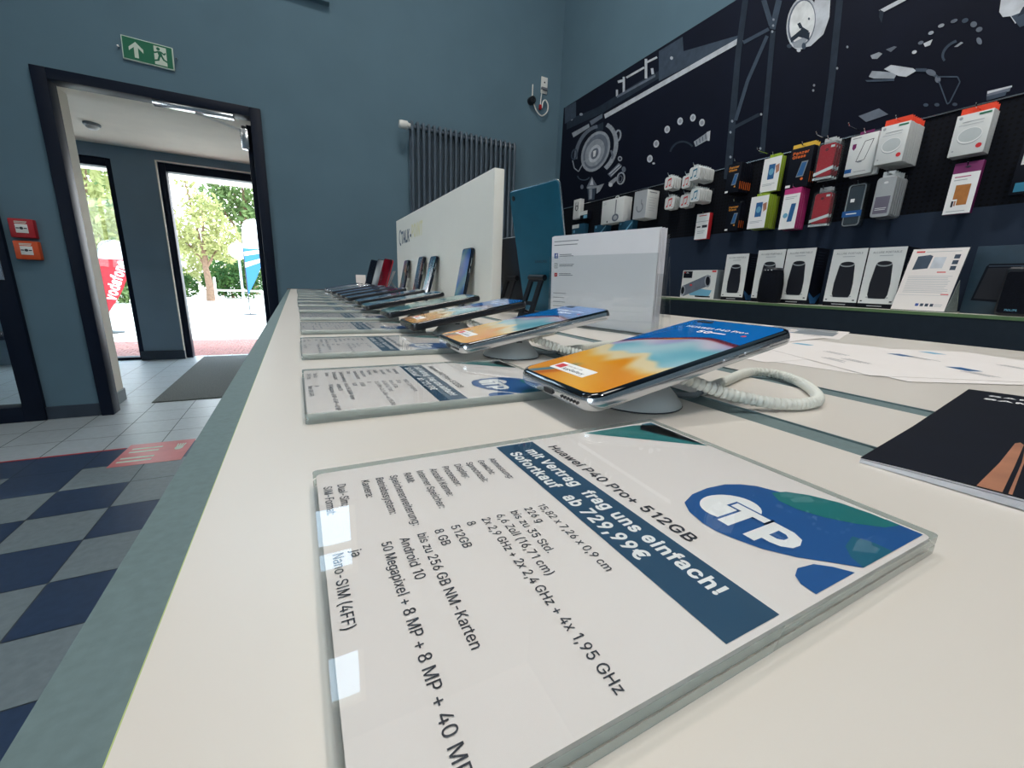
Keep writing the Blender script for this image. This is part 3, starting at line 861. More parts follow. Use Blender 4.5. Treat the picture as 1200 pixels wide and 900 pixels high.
# vestibule: ceiling, far wall with two openings, glass frames
VZ = 2.235
struct('ceiling_vestibule', MB().box((-3.2, YB + DT, VZ), (.6, 6.35, VZ + .1)), M['cream'])
struct('wall_vestibule_left', MB().box((-3.3, YB + DT, 0), (-3.2, 6.35, VZ)), M['darkwall'])
struct('wall_vestibule_right', MB().box((.6, YB + DT, 0), (.7, 6.35, VZ)), M['cream'])
mb = MB()
wall_cells(mb, sorted({-3.2, -2.5, -1.61, -1.246, -.15, .6}), [0, 2.11, 2.15, VZ], [(-2.5, -1.61, 0, 2.11), (-1.246, -.15, 0, 2.15)], 6.03, 6.3)
struct('wall_vestibule_far', mb, M['darkwall'])
struct('baseboard_pillar', MB().box((-1.635, 6.0, 0), (-1.235, 6.03, .1), bev=.004), M['base'])
mb = MB()
mb.box((-1.246, 6.05, 0), (-1.236, 6.03 - .012, 2.15)).box((-1.246, 6.03 - .012, 2.14), (-.15, 6.05, 2.15))
struct('trim_entry', mb, M['cream'])
mb = MB()
mb.box((-1.236, 6.08, 0), (-1.176, 6.2, 2.14), bev=.003).box((-.21, 6.08, 0), (-.15, 6.2, 2.14), bev=.003).box((-1.176, 6.08, 2.06), (-.21, 6.2, 2.14), bev=.003)
tagp(mb.build('door_3', M['frame']), kind='structure')
mb = MB()
mb.box((-2.5, 6.06, 0), (-2.44, 6.18, 2.11), bev=.003).box((-1.66, 6.06, 0), (-1.61, 6.18, 2.11), bev=.003)
mb.box((-2.44, 6.06, 2.03), (-1.66, 6.18, 2.11), bev=.003).box((-2.44, 6.06, 0), (-1.66, 6.18, .03), bev=.003)
tagp(mb.build('window_3', M['frame']), kind='structure')
tagp(MB().box((-2.44, 6.11, .03), (-1.66, 6.12, 2.03)).build('window_3_glass', M['glassdoor']), kind='structure')

# outside ground and canopy
mb = MB()
for iy in range(15):
    for ix in range(44):
        x0 = -3.6 + ix * .105 + (.052 if iy % 2 else 0)
        y0 = 6.2 + iy * .105
        mb.box((x0 + .004, y0 + .004, -.06), (x0 + .101, y0 + .101, -.012), 0)
mb.box((-3.6, 6.2, -.06), (1.1, 7.79, -.018), 1)
struct('pavement', mb, [M['paving'], M['concrete']])
struct('ground', MB().box((-40, 7.785, -.08), (30, 60, -.02)), M['concrete'])
struct('canopy_roof', MB().box((-4, 6.35, 2.3), (2, 8.0, 2.45)), M['cream'])

# ------------------------------------------------------------------ display table
tb = thing('display_table', 'long white display table with grey edge strip running towards the back wall', 'table', (0, 0, 0))
TY0, TY1 = -1.0, 2.56
ZT = .933
XA, XB = -.0425, .945
MB().box((XA, TY0, .895), (XB, TY1, ZT - .0012), bev=.0004).build('table_base_top', M['tablegrey'], tb)
MB().box((XA + .06, TY0 + .06, .06), (XB - .06, TY1 - .06, .895)).box((XA + .09, TY0 + .09, 0), (XB - .09, TY1 - .09, .06)).build('cabinet_body', M['apron'], tb)
edges = [(-.029, .2145), (.2345, .3280), (.3490, XB - .002)]
for a, b in edges:
    mb = MB()
    mb.box((a, TY0, ZT - .0012), (b, TY1 - .015, ZT - .0002), 1)
    mb.box((a + .0003, TY0 + .0003, ZT - .0002), (b - .0003, TY1 - .0154, ZT), 0)
    mb.build('white_board', [M['board'], M['boardedge'] if a < 0 else M['tablegrey']], tb)
MB().box((XA - .004, TY1, .86), (XB + .004, TY1 + .012, ZT + .001), bev=.001).build('end_strip', M['tabletip'], tb)

# ------------------------------------------------------------------ price cards in acrylic slabs
SW, SH, ST = .105, .150, .0055
PITCH_Y = .1692


def sign_prints(mb, full=True):
    z = ST - .0009
    mb.frame((-SW / 2, 0, z), (1, 0, 0), (0, 1, 0))
    u0 = -0.0
    B, I, W, PB, PT, PT2, PG = 0, 1, 2, 3, 4, 5, 6
    # blue shapes
    mb.p2([(.0026, .108), (.0026, .1365), (.006, .1475), (.034, .1478)], PT)
    mb.p2([(.0080, .1350), (.0026, .1420), (.0026, .1478), (.034, .1478)], PT2)
    mb.O.z += .00003
    pts = [(.0632, .1000), (.0606, .1065), (.0597, .1145), (.0603, .1228), (.0625, .128), (.0655, .1319), (.0701, .1345), (.078, .1385),
           (.088, .1435), (.0945, .1478), (.1024, .1478), (.1024, .1151), (.0975, .1095), (.0932, .1042), (.0875, .0995), (.0817, .0969), (.0773, .0955), (.0732, .0955), (.0675, .097)]
    mb.p2(pts, PB)
    mb.p2([(.1024, .1111), (.1024, .0947), (.0992, .0950), (.0970, .0967), (.0957, .1000), (.0965, .1053), (.0990, .1085)], PB)
    mb.O.z += .00003
    mb.p2([(.0705, .1319), (.0720, .1372), (.0765, .142), (.0830, .1458), (.0905, .1474), (.0975, .1475), (.0962, .142), (.0915, .1362), (.0860, .1315), (.0800, .1288), (.0745, .1288)], PT)
    mb.p2([(.0945, .1280), (.0985, .1300), (.1024, .1300), (.1024, .1151), (.0990, .1170), (.0960, .1210)], PT2)
    mb.O.z += .00003
    mb.c2(.0708, .1108, .0072, .0094, W, 28, rot=-.15)
    mb.O.z += .00003
    # logo letters: blue outline below, white on top
    for o, mm, e in ((0, PB, .0008), (.00003, W, 0)):
        mb.O.z += o
        mb.r2(.0704 - e, .1116 - e, .0806 + e, .1148 + e, mm)
        mb.p2([(.0738 - e, .1008 - e), (.0772 + e, .1008 - e), (.0772 + e, .1118), (.0738 - e, .1118)], mm)
        mb.p2([(.0814 - e, .1008 - e), (.0846 + e, .1008 - e), (.0846 + e, .1040 - e), (.0866, .1040 - e), (.0890 + e, .1048 - e), (.0908 + e, .1070), (.0910 + e, .1100), (.0898 + e, .1130), (.0870, .1146 + e), (.0814 - e, .1148 + e)], mm)
    mb.O.z += .00003
    mb.p2([(.0846, .1072), (.0866, .1073), (.0878, .1084), (.0878, .1104), (.0866, .1115), (.0846, .1116)], PB)
    mb.O.z = z
    # banner
    mb.r2(.0026, .0650, .1024, .0814, B)
    mb.O.z += .00004
    mb.t2('mit Vertrag', .0098, .0743, .0060, W, .018, width=.0315)
    mb.t2('frag uns einfach!', .0454, .0743, .0060, W, .018, width=.0480)
    mb.t2('Sofortkauf', .0098, .0673, .0060, W, .018, width=.0300)
    mb.t2('ab 729,99€', .0454, .0673, .0060, W, .018, width=.0325)
    mb.t2('Huawei P40 Pro+ 512GB', .0098, .0846, .0056, I, .006, width=.0680)
    if not full:
        rows = []
    rows = [('Abmessung:', '15,82 x 7,26 x 0,9 cm', .0170, .0310), ('Gewicht:', '226 g', .0118, .0078), ('Sprechzeit:', 'bis zu 35 Std.', .0160, .0200),
            ('Display:', '6,6 Zoll (16,71 cm)', .0110, .0265), ('Prozessor:', '2x 2,9 GHz + 2x 2,4 GHz + 4x 1,95 GHz', .0150, .0545), ('Anzahl Kerne:', '8', .0200, .0017),
            ('Interner Speicher:', '512GB', .0255, .0100), ('RAM:', '8 GB', .0072, .0070), ('Speichererweiterung:', 'bis zu 256 GB NM-Karten', .0310, .0372),
            ('Betriebssystem:', 'Android 10', .0232, .0160), ('Kamera:', '50 Megapixel + 8 MP + 8 MP + 40 MP', .0115, .0545)]
    v = .0577
    for a, b, wa, wb in rows:
        mb.t2(a, .0115, v, .0034, I, .0, width=wa)
        mb.t2(b, .0467, v, .0034, I, .0, width=wb)
        v -= .00441
    for a, b, v, wa, wb in (('Dual-Sim:', 'ja', .0066, .0135, .0026), ('SIM-Format:', 'Nano-SIM (4FF)', .0027, .0170, .0235)):
        mb.t2(a, .0115, v, .0034, I, .0, width=wa)
        mb.t2(b, .0467, v, .0034, I, .0, width=wb)


ORD = ['first', 'second', 'third', 'fourth', 'fifth', 'sixth', 'seventh', 'eighth', 'ninth', 'tenth', 'eleventh', 'twelfth', 'thirteenth', 'fourteenth']
sg = thing('price_card', 'large acrylic price card nearest the camera with blue logo and readable specifications', 'price card', (.0, .0855, ZT), -PI / 2, 'acrylic price cards')
MB().rprism(SW - .0024, SH - .0020, .002, [(0, .0016), (0, ST - .0010)], c=(0, SH / 2)).build('paper_insert', M['paper'], sg)
mb = MB()
sign_prints(mb)
mb.build('printed_text', [M['banner'], M['ink'], M['pwhite'], M['pblue'], M['pteal'], M['pteal2'], M['inkgrey']], sg, smooth=False)
mb = MB()
mb.poly([(x, y + SH / 2, ST) for x, y in rr(SW, SH, .0015, 3)])
mb.build('acrylic_cover', M['acr'], sg)
mb = MB()
o_ = rr(SW, SH, .0015, 3)
mb.loft([[(x, y + SH / 2, z) for x, y in o_] for z in (.0002, ST * .45)], caps=False)
mb.loft([[(x, y + SH / 2, z) for x, y in o_] for z in (ST * .55, ST)], caps=False)
i_ = rr(SW, SH, .0015, 3, .0008)
mb.loft([[(x, y + SH / 2, z) for x, y in i_] for z in (ST * .4, ST * .6)], caps=False)
mb.build('acrylic_edge', M['acrside'], sg)
sg_label = {1: 'price card before the second phone with orange and blue screen', 2: 'price card before the dark framed phone with orange and blue screen',
            3: 'price card before the phone with emerald green screen'}
NS = 14
for k in range(1, NS):
    dup(sg, (.0 + .0012 * math.sin(k * 5.1), .0855 + PITCH_Y * k, ZT), sg_label.get(k, '%s acrylic price card along the table edge counted from the camera' % ORD[k]))


# ------------------------------------------------------------------ phones on charging stands
def swirl(u, v):
    vb = .50 + .22 * (1 - ((u - .45) / 1.45) ** 2) + .008 * math.sin(6 * u)
    blue = mixc((0, 92, 178), (14, 122, 208), v + .15 * u)
    if v > vb:
        c = blue
        c = mixc((60, 30, 60), c, sstep(0, .012, v - vb))
        return c
    d = vb - v
    lav = mixc((176, 172, 214), (214, 210, 226), .5 + .5 * math.sin(5 * u + 8 * v))
    sky = mixc((120, 188, 206), (178, 214, 224), .5 + .5 * math.sin(4 * u - 9 * v))
    cream = (240, 222, 178)
    orange = mixc((236, 150, 30), (246, 178, 60), .5 + .5 * math.sin(3.3 * u + 14 * v))
    c = mixc((128, 30, 40), lav, sstep(.008, .04, d))
    if -.5 < u < .05 and d < .06:
        c = mixc(c, (226, 140, 40), math.exp(-((d - .02) / .015) ** 2) * (1 - abs(u + .2) / .3 if abs(u + .2) < .3 else 0))
    c = mixc(c, sky, sstep(.05, .15, d + .03 * math.sin(7 * u)))
    edge = .40 - .035 * u + .03 * math.sin(5 * u + 1) + .015 * math.sin(13 * u)
    c = mixc(c, cream, sstep(-.01, .03, edge - v))
    c = mixc(c, orange, sstep(.055, .16, edge - v + .02 * math.sin(9 * u)))
    s = u + .72 - .35 * math.sin((v - .02) * 9)
    if v < .2:
        c = mixc(c, (60, 120, 150), math.exp(-(s / .09) ** 2) * sstep(.2, .12, v))
        c = mixc(c, (180, 60, 20), .5 * math.exp(-((s - .2) / .1) ** 2) * sstep(.2, .1, v))
    return c


def wall_pic(pal, f1, f2, ph):
    def g(u, v):
        a = .5 + .5 * math.sin(f1 * v + 2.2 * u + ph)
        b = .5 + .5 * math.sin(f2 * v - 1.7 * u + ph * 2)
        return mixc(mixc(pal[0], pal[1], a), pal[2], b * b)
    return g


PW, PL, PTH = .0735, .1585, .0090


def phone(name, label, pic, frame_mat, loc, rot, group, near=False, nx=18, ny=40, w_=PW, l_=PL, back=None):
    """local x right, y up the phone, z out of the screen; origin at the middle of the back"""
    t = thing(name, label, 'phone', loc, group=group, rot=rot)
    n = 8 if near else 5
    mb = MB()
    mb.rprism(w_, l_, .0095, [(.0022, 0), (.0008, .0008), (.0001, .0025), (0, .0045), (.0003, .0066), (.0008, .0074)], 0, n)
    mb.build('body', back or frame_mat, t)
    mb = MB()
    mb.rprism(w_, l_, .0095, [(.0008, .0074), (.0010, .0082), (.0018, .0088), (.0030, .0090)], 0, n)
    mb.build('bezel', M['blackglass'], t)
    picture('display', w_ - .0062, l_ - .0070, nx, ny, pic, M['screen'], t, .00912, .0070)
    mb = MB()
    mb.box((w_ / 2 - .0004, .012, .0033), (w_ / 2 + .0006, .024, .0055), bev=.0004)
    mb.box((w_ / 2 - .0004, .030, .0033), (w_ / 2 + .0006, .052, .0055), bev=.0004)
    mb.build('side_buttons', frame_mat, t)
    mb = MB()
    mb.rprism(.009, .0030, .0014, [(0, -.0003), (0, .0006)], 0, 4)
    for v in mb.v:
        v.xyz = (v.x, -l_ / 2 - .0001 - (v.z if v.z > 0 else 0), .0040 + v.y)
    for k in range(6):
        x = .0125 + k * .0027
        mb.lathe([(.0008, -l_ / 2 - .0007), (.0008, -l_ / 2 + .0002)], (x, 0, .0040), 8, axis='y')
    mb.build('ports', M['black'], t)
    return t


TILT = rad(-11)


def phone_rot(tilt=TILT, yaw=0):
    # local y -> world +X (up the slope), local x -> world -Y
    base = Matrix(((0, 1, 0), (-1, 0, 0), (0, 0, 1)))
    return (Euler((0, tilt, yaw)).to_matrix() @ base).to_euler()


def stand(label, loc):
    t = thing('charging_stand', label, 'phone stand', loc, group='round phone charging stands')
    mb = MB()
    prof = [(.0265, 0), (.0272, .0008), (.0268, .002), (.0235, .0062), (.0195, .0105), (.0168, .0138), (.0155, .0160), (.0152, .019)]
    mb.lathe(prof, n=36)
    ring = [(.0152 * math.cos(2 * PI * k / 36), .0152 * math.sin(2 * PI * k / 36)) for k in range(36)]
    mb.loft([[(x, y, .019) for x, y in ring], [(x, y, .0212 + x * math.tan(-TILT)) for x, y in ring]])
    mb.build('stand_body', M['greyplastic'], t)
    MB().lathe([(.0272, 0), (.0275, .0005), (.0270, .0010)], n=36).build('base_ring', M['ink'], t)
    MB().box((-.003, -.0162, .0135), (.003, -.0145, .0158), bev=.0004).build('cable_socket', M['black'], t)
    return t


specs = [
    ('smartphone with orange and blue picture and white sticker nearest the camera', swirl, 'silver'),
    ('second smartphone from the camera, orange and blue picture with silver frame', swirl, 'silver'),
    ('third smartphone from the camera, orange and blue picture with black frame', swirl, 'darkmetal'),
    ('emerald green smartphone, fourth from the camera along the table', wall_pic([(6, 70, 74), (24, 124, 118), (190, 206, 190)], 24, 15, 1), 'darkmetal'),
    ('smartphone with blue and white picture, fifth from the camera', wall_pic([(24, 84, 130), (60, 150, 178), (210, 222, 220)], 16, 22, 2), 'darkmetal'),
    ('smartphone with pale blue picture, sixth from the camera', wall_pic([(40, 90, 140), (150, 180, 200), (90, 130, 170)], 19, 11, 3), 'darkmetal'),
    ('dark blue smartphone, seventh from the camera along the table', wall_pic([(30, 56, 110), (90, 110, 150), (44, 76, 130)], 13, 9, .5), 'darkmetal'),
    ('navy blue smartphone, eighth from the camera along the table', wall_pic([(26, 50, 104), (70, 110, 170), (110, 140, 180)], 11, 17, 1.4), 'darkmetal'),
    ('violet blue smartphone, ninth from the camera along the table', wall_pic([(70, 76, 160), (40, 60, 120), (120, 130, 200)], 15, 8, 2.2), 'darkmetal'),
    ('indigo smartphone, tenth from the camera along the table', wall_pic([(44, 60, 130), (100, 110, 180), (30, 50, 100)], 12, 14, .9), 'darkmetal'),
    ('silver framed smartphone with grey blue picture, eleventh from the camera', wall_pic([(90, 120, 140), (60, 90, 130), (160, 180, 190)], 17, 12, 1.9), 'silver'),
    ('lilac smartphone, twelfth from the camera along the table', wall_pic([(110, 110, 190), (60, 80, 150), (140, 140, 210)], 10, 19, 2.7), 'silver'),
    ('dark smartphone near the table end, thirteenth from the camera', wall_pic([(30, 50, 100), (60, 90, 140), (20, 36, 80)], 14, 10, .3), 'darkmetal'),
]
PY = .1805
for k, (lab, pic, fm) in enumerate(specs):
    y = PY + PITCH_Y * k
    near = k < 3
    px_ = .196 + (.004 * math.sin(k * 2.7) if k > 2 else 0)
    t = phone('smartphone', lab, pic, M[fm], (px_, y, .9565), phone_rot(yaw=0), 'smartphones on the charging stands', near, 60 if k == 0 else 36 if near else 14, 130 if k == 0 else 70 if near else 30,
              back=M['black'] if fm == 'darkmetal' else None)
    z = .00925
    if k < 3:
        s = MB()
        s.rprism(.0320, .0110, .0006, [(0, .00914), (0, z)], 0, 2, c=(-.0065, -.0585))
        st_ = s.build('sticker', M['pwhite'], t)
        s = MB().frame((-.0065 - .016, -.0585 - .0052, z + .00003), (1, 0, 0), (0, 1, 0))
        s.r2(.0016, .0022, .0080, .0082, 0)
        s.t2('AppGallery', .0092, .0020, .0036, 1, .01, width=.0195)
        s.t2('EXPLORE IT ON', .0092, .0066, .0018, 1, 0, width=.0130)
        s.build('sticker_print', [M['redprint'], M['ink']], st_, smooth=False)
        s = MB().frame((0, 0, .00918), (1, 0, 0), (0, 1, 0))
        s.t2('HUAWEI P40 Pro+', -.024, .0530, .0056, 0, .004, width=.046)
        s.t2('5G', -.008, .0435, .0075, 0, .02)
        s.r2(.002, .0455, .0120, .0472, 0)
        s.c2(.0235, .0475, .0016, .0016, 1, 14)
        s.rprism(.0135, .0052, .0024, [(0, .00916), (0, .00922)], 2, 5, c=(-.022, .0700))
        s.build('display_text', [M['pwhite'], M['redprint'], M['black']], t, smooth=False)
    stand('round grey charging stand under the %s smartphone' % ORD[k], (.181, y, ZT))

# coiled security cables
path0 = [(.186, .166, .9535), (.199, .158, .9500), (.215, .1490, .9440), (.232, .1405, .9400), (.249, .1325, .9375), (.266, .1290, .9368), (.283, .1300, .9368), (.300, .1385, .9368), (.318, .152, .9368),
         (.333, .167, .9368), (.343, .182, .9368), (.345, .196, .9368), (.335, .2035, .9368), (.319, .2025, .9368), (.300, .1965, .9368), (.282, .190, .9368), (.264, .184, .9368), (.246, .178, .9368), (.232, .1735, .9366)]


def smooth_path(P, step):
    P = [Vector(p) for p in P]
    out = []
    for i in range(len(P) - 1):
        p0, p1, p2, p3 = P[max(i - 1, 0)], P[i], P[i + 1], P[min(i + 2, len(P) - 1)]
        n = max(2, int((p2 - p1).length / step))
        for k in range(n):
            t = k / n
            out.append(.5 * ((2 * p1) + (p2 - p0) * t + (2 * p0 - 5 * p1 + 4 * p2 - p3) * t * t + (3 * p1 - p0 - 3 * p2 + p3) * t ** 3))
    out.append(P[-1])
    return out


for k in range(3):
    lab = ['white coiled security cable looped behind the phone nearest the camera', 'white coiled security cable behind the second phone',
           'white coiled security cable behind the third phone'][k]
    t = thing('coiled_cable', lab, 'cable', (0, PITCH_Y * k, 0), group='coiled security cables')
    sp = smooth_path(path0, .0004)
    mb = MB()
    arc = [0.0]
    for i in range(1, len(sp)):
        arc.append(arc[-1] + (sp[i] - sp[i - 1]).length)
    mb.tube(sp, .0034, 10, rf=lambda i: .0037 - .0015 * abs(math.cos(PI * arc[i] / .0036)) ** 7)
    mb.build('coil', M['cable'], t, angle=60)
    MB().tube([(.232, .1735, .9362), (.222, .1695, .9360), (.212, .1760, .9350), (.206, .1800, .9350)], .0019, 8).build('plug_lead', M['midgrey'], t)

# ------------------------------------------------------------------ white display panel with leaning phones
PXP, PY0, PY1, PZ = .428, .945, 2.02, 1.262
pn = thing('upright_display_board', 'tall white upright board with raised shop lettering on the table', 'display panel', (0, 0, 0))
MB().box((PXP, PY0, ZT), (PXP + .026, PY1, PZ), bev=.0012).build('panel_board', M['panel'], pn)
mb = MB().frame((PXP - .0006, 1.96, 1.178), (0, -1, 0), (0, 0, 1))
vt = MB().frame((PXP - .001, 1.965, 1.153), (0, -1, 0), (0, 0, 1))
vt.arc2(.030, .030, .024, .034, 70, 290, 0, 16, sq=.75)
vt.t2('TALK-', .045, .006, .066, 0, .03, width=.180)
vt.t2('POINT', .232, .016, .066, 1, .03, width=.165)
lt = vt.build('raised_lettering', [M['banner'], mat('pale gold foil', (232, 226, 186), .3, metal=.3)], pn, smooth=False)


lean = [
    ('slim smartphone with multicolour picture, leftmost leaning on the white upright board', 1.79, .150, 1.0, wall_pic([(40, 120, 140), (200, 120, 60), (120, 60, 140)], 8, 5, 1)),
    ('smartphone with blue and red screen leaning on the white upright board, second from left', 1.555, .155, 1.0, wall_pic([(30, 80, 130), (190, 60, 30), (40, 110, 150)], 5, 4, 2)),
    ('smartphone with teal screen leaning on the white upright board, third from left', 1.400, .152, 1.25, wall_pic([(20, 110, 140), (60, 150, 170), (20, 80, 130)], 4, 6, .5)),
    ('blue smartphone leaning on the white upright board, closest to the camera', 1.085, .158, .9, wall_pic([(10, 80, 160), (20, 100, 190), (90, 140, 160)], 6, 9, 2.5)),
]
for lab, y, ln, tl, pic in lean:
    a = rad(12) * tl
    # screen faces -X; local x -> -Y, local y -> up, local z -> -X ; lean the top towards +X
    R = Matrix(((0, 0, -1), (-1, 0, 0), (0, 1, 0))).to_4x4()
    R = Matrix.Rotation(a, 4, 'Y') @ R
    cx = PXP - .0105 - (ln / 2) * math.sin(a) - .0005
    cz = ZT + (ln / 2) * math.cos(a) + .009 * math.sin(a) * .0 + .0022
    # shift so that top back corner touches the panel
    phone('smartphone', lab, pic, M['silver'], (cx + .009, y, cz), R.to_euler(), 'smartphones leaning on the white upright board', False, 12, 30, .072, ln, back=M['darkmetal'])

far = [('black phone on a small easel at the far end of the table', (.352, 2.33), 'black'), ('silver phone on a small easel beside the black one at the far end', (.372, 2.235), 'silver'),
       ('red phone on a small easel by the far end of the white board', (.384, 2.13), 'casered')]
for lab, (x, y), mm in far:
    a = rad(16)
    R = Matrix.Rotation(a, 4, 'Y') @ Matrix(((0, 0, -1), (-1, 0, 0), (0, 1, 0))).to_4x4()
    # the back faces the camera side for the red one, all lean the same way
    R = R @ Matrix.Rotation(rad(24), 4, 'Y')
    z0 = ZT + .018
    phone('smartphone', lab, wall_pic([(16, 20, 30), (30, 36, 50), (20, 24, 34)], 5, 4, 1) if mm == 'black' else wall_pic([(150, 156, 160), (190, 194, 198), (90, 96, 104)], 5, 4, 1) if mm == 'silver' else wall_pic([(120, 16, 32), (92, 10, 26), (128, 20, 36)], 5, 4, 1),
          M[mm], (x + .0110, y, z0 + .074), R.to_euler(), 'phones on easels at the table end', False, 8, 16, .072, .150, back=M[mm])
    e = thing('phone_easel', 'clear plastic easel holding the %s' % lab.split(' on ')[0].split(' beside')[0], 'phone stand', (x, y, ZT), group='phone easels')
    for dy in (-.018, .018):
        MB().tube([(-.018, dy, .028), (-.016, dy, .012), (.008, dy, .012), (.052, dy, .11)], .0022, 6).build('side_frame', M['greyplastic'], e)
        MB().tube([(.03, dy, .062), (.075, dy, .0022)], .0022, 6).build('rear_leg', M['midgrey'], e)
    MB().tube([(-.0, -.018, .012), (.0, .018, .012)], .0022, 6).tube([(-.010, -.018, .0115), (-.01, -.018, .0022)], .0022, 6).tube([(-.010, .018, .0115), (-.01, .018, .0022)], .0022, 6).build('cross_bar', M['midgrey'], e)
bt = thing('table_tag', 'small white upright card standing at the far end of the table', 'card', (.325, 2.50, ZT))
MB().box((-.026, -.001, .002), (.026, .001, .088), bev=.0005).build('card', M['paper'], bt)
MB().box((-.028, -.016, 0), (.028, .016, .003), bev=.001).build('foot', M['acr'], bt)

# ------------------------------------------------------------------ tablets on stands
for n, (lab, B0, L, H, yaw, tl, bm_) in enumerate((
        ('teal tablet seen from behind on a black stand', (.470, .752), .150, .246, 9, 13, 'teal'),
        ('dark slate tablet seen from behind, between the white upright board and teal tablet', (.512, .945), .16, .17, 5, 12, 'darkslate'))):
    t = thing('tablet', lab, 'tablet', (B0[0], B0[1], ZT + .012), rot=(0, 0, 0), group='tablets on stands')
    R = Matrix.Rotation(rad(yaw), 4, 'Z') @ Matrix.Rotation(rad(-tl), 4, 'Y') @ Matrix(((0, 0, -1), (-1, 0, 0), (0, 1, 0))).to_4x4()
    t.rotation_euler = R.to_euler()
    mb = MB()
    mb.rprism(L, H, .008, [(.001, -.007), (0, -.006), (0, -.0012), (.0012, 0)], 0, 6, c=(0, H / 2))
    mb.build('back_cover', M[bm_], t)
    o = rr(L, H, .008, 6)
    mb = MB().tube([(x, y + H / 2, -.0035) for x, y in o] + [(o[0][0], o[0][1] + H / 2, -.0035)], .0016, 6)
    mb.build('metal_edge', M['silver'] if n == 0 else M['midgrey'], t)
    MB().rprism(L - .004, H - .004, .006, [(0, -.0082), (0, -.0068)], 0, 5, c=(0, H / 2)).build('screen', M['blackglass'], t)
    MB().lathe([(.0048, 0), (.0048, .0012), (.003, .0014)], (-L / 2 + .014, H - .014, 0), 16).build('camera_lens', M['black'], t)
    MB().frame((0, 0, .0003), (1, 0, 0), (0, 1, 0)).t2('SAMSUNG', -.016, H * .42, .007, 0, 0, width=.036).build('lettering', M['ink'], t, smooth=False)
    s = thing('tablet_stand', 'black folding stand with slotted leg under the %s' % ('teal tablet' if n == 0 else 'dark slate tablet'), 'tablet stand', (B0[0], B0[1], ZT), rotz=rad(yaw), group='tablet stands')
    mb = MB()
    # slotted leg: a sloped flat ring plate on the near side
    a = rad(71)
    for (y0, y1, h0, h1) in ((-.022, -.010, 0, .092), (.010, .022, 0, .092), (-.010, .010, 0, .012), (-.010, .010, .028, .036), (-.010, .010, .078, .092)):
        c0, s0 = math.cos(a), math.sin(a)
        xa = -.0610
        pts = []
        for dx in (0, .005):
            pts += [(xa + h0 * c0 + dx, y0, .001 + h0 * s0), (xa + h0 * c0 + dx, y1, .001 + h0 * s0), (xa + h1 * c0 + dx, y1, .001 + h1 * s0), (xa + h1 * c0 + dx, y0, .001 + h1 * s0)]
        mb.add(pts, [(0, 1, 2, 3), (7, 6, 5, 4), (0, 4, 5, 1), (1, 5, 6, 2), (2, 6, 7, 3), (3, 7, 4, 0)])
    mb.build('slotted_leg', M['black'], s)
    MB().lathe([(.006, -.024), (.006, .024)], (-.030, 0, .083), 14, axis='y').build('hinge', M['black'], s)
    MB().box((.000, -.05, .0), (.030, .05, .006), bev=.002).box((.024, -.05, .006), (.030, .05, .018), bev=.002).build('rest', M['black'], s)

# ------------------------------------------------------------------ leaflet holder
lh = thing('leaflet_holder', 'clear acrylic leaflet holder standing on the table behind the phones', 'leaflet holder', (.447, .548, ZT), rotz=rad(12.5))
LW, LHH = .214, .118      # local y across, x depth (+X away)
ls = math.tan(rad(-3))
mb = MB()


def slab(mb, x, y0, y1, z0, z1, th=.002, lean_=ls, m=0):
    vs = [(x + z0 * lean_, y0, z0), (x + z0 * lean_, y1, z0), (x + z1 * lean_, y1, z1), (x + z1 * lean_, y0, z1)]
    vs += [(p[0] + th, p[1], p[2]) for p in vs]
    mb.add(vs, [(0, 1, 2, 3), (7, 6, 5, 4), (0, 4, 5, 1), (1, 5, 6, 2), (2, 6, 7, 3), (3, 7, 4, 0)], m)


slab(mb, -.012, -LW / 2, LW / 2, .002, LHH)
mb.build('front_pane', M['acr'], lh)
mb = MB()
slab(mb, .014, -LW / 2, LW / 2, .002, .145)
mb.build('back_pane', M['acr'], lh)
for y in (-LW / 2 - .0025, LW / 2 + .0005):
    mb = MB()
    vs = []
    for dy in (0, .002):
        vs += [(-.012 + .0005, y + dy, .001), (.016, y + dy, .001), (.016 + .088 * ls, y + dy, .09), (-.010 + .088 * ls, y + dy, .09)]
    mb.add(vs, [(0, 1, 2, 3), (7, 6, 5, 4), (0, 4, 5, 1), (1, 5, 6, 2), (2, 6, 7, 3), (3, 7, 4, 0)])
    mb.build('side_wall', M['acr'], lh)
MB().box((-.02, -LW / 2, 0), (.048, LW / 2, .002)).build('base_plate', M['acrside'], lh)
for y in (-LW / 2 + .001, LW / 2 - .003):
    mb = MB()
    x_ = .017
    mb.add([(x_, y, .002), (.046, y, .002), (x_, y, .115), (x_, y + .002, .002), (.046, y + .002, .002), (x_, y + .002, .115)], [(0, 1, 2), (5, 4, 3), (0, 3, 4, 1), (1, 4, 5, 2), (2, 5, 3, 0)])
    mb.build('rear_support', M['acr'], lh)
sheets = []
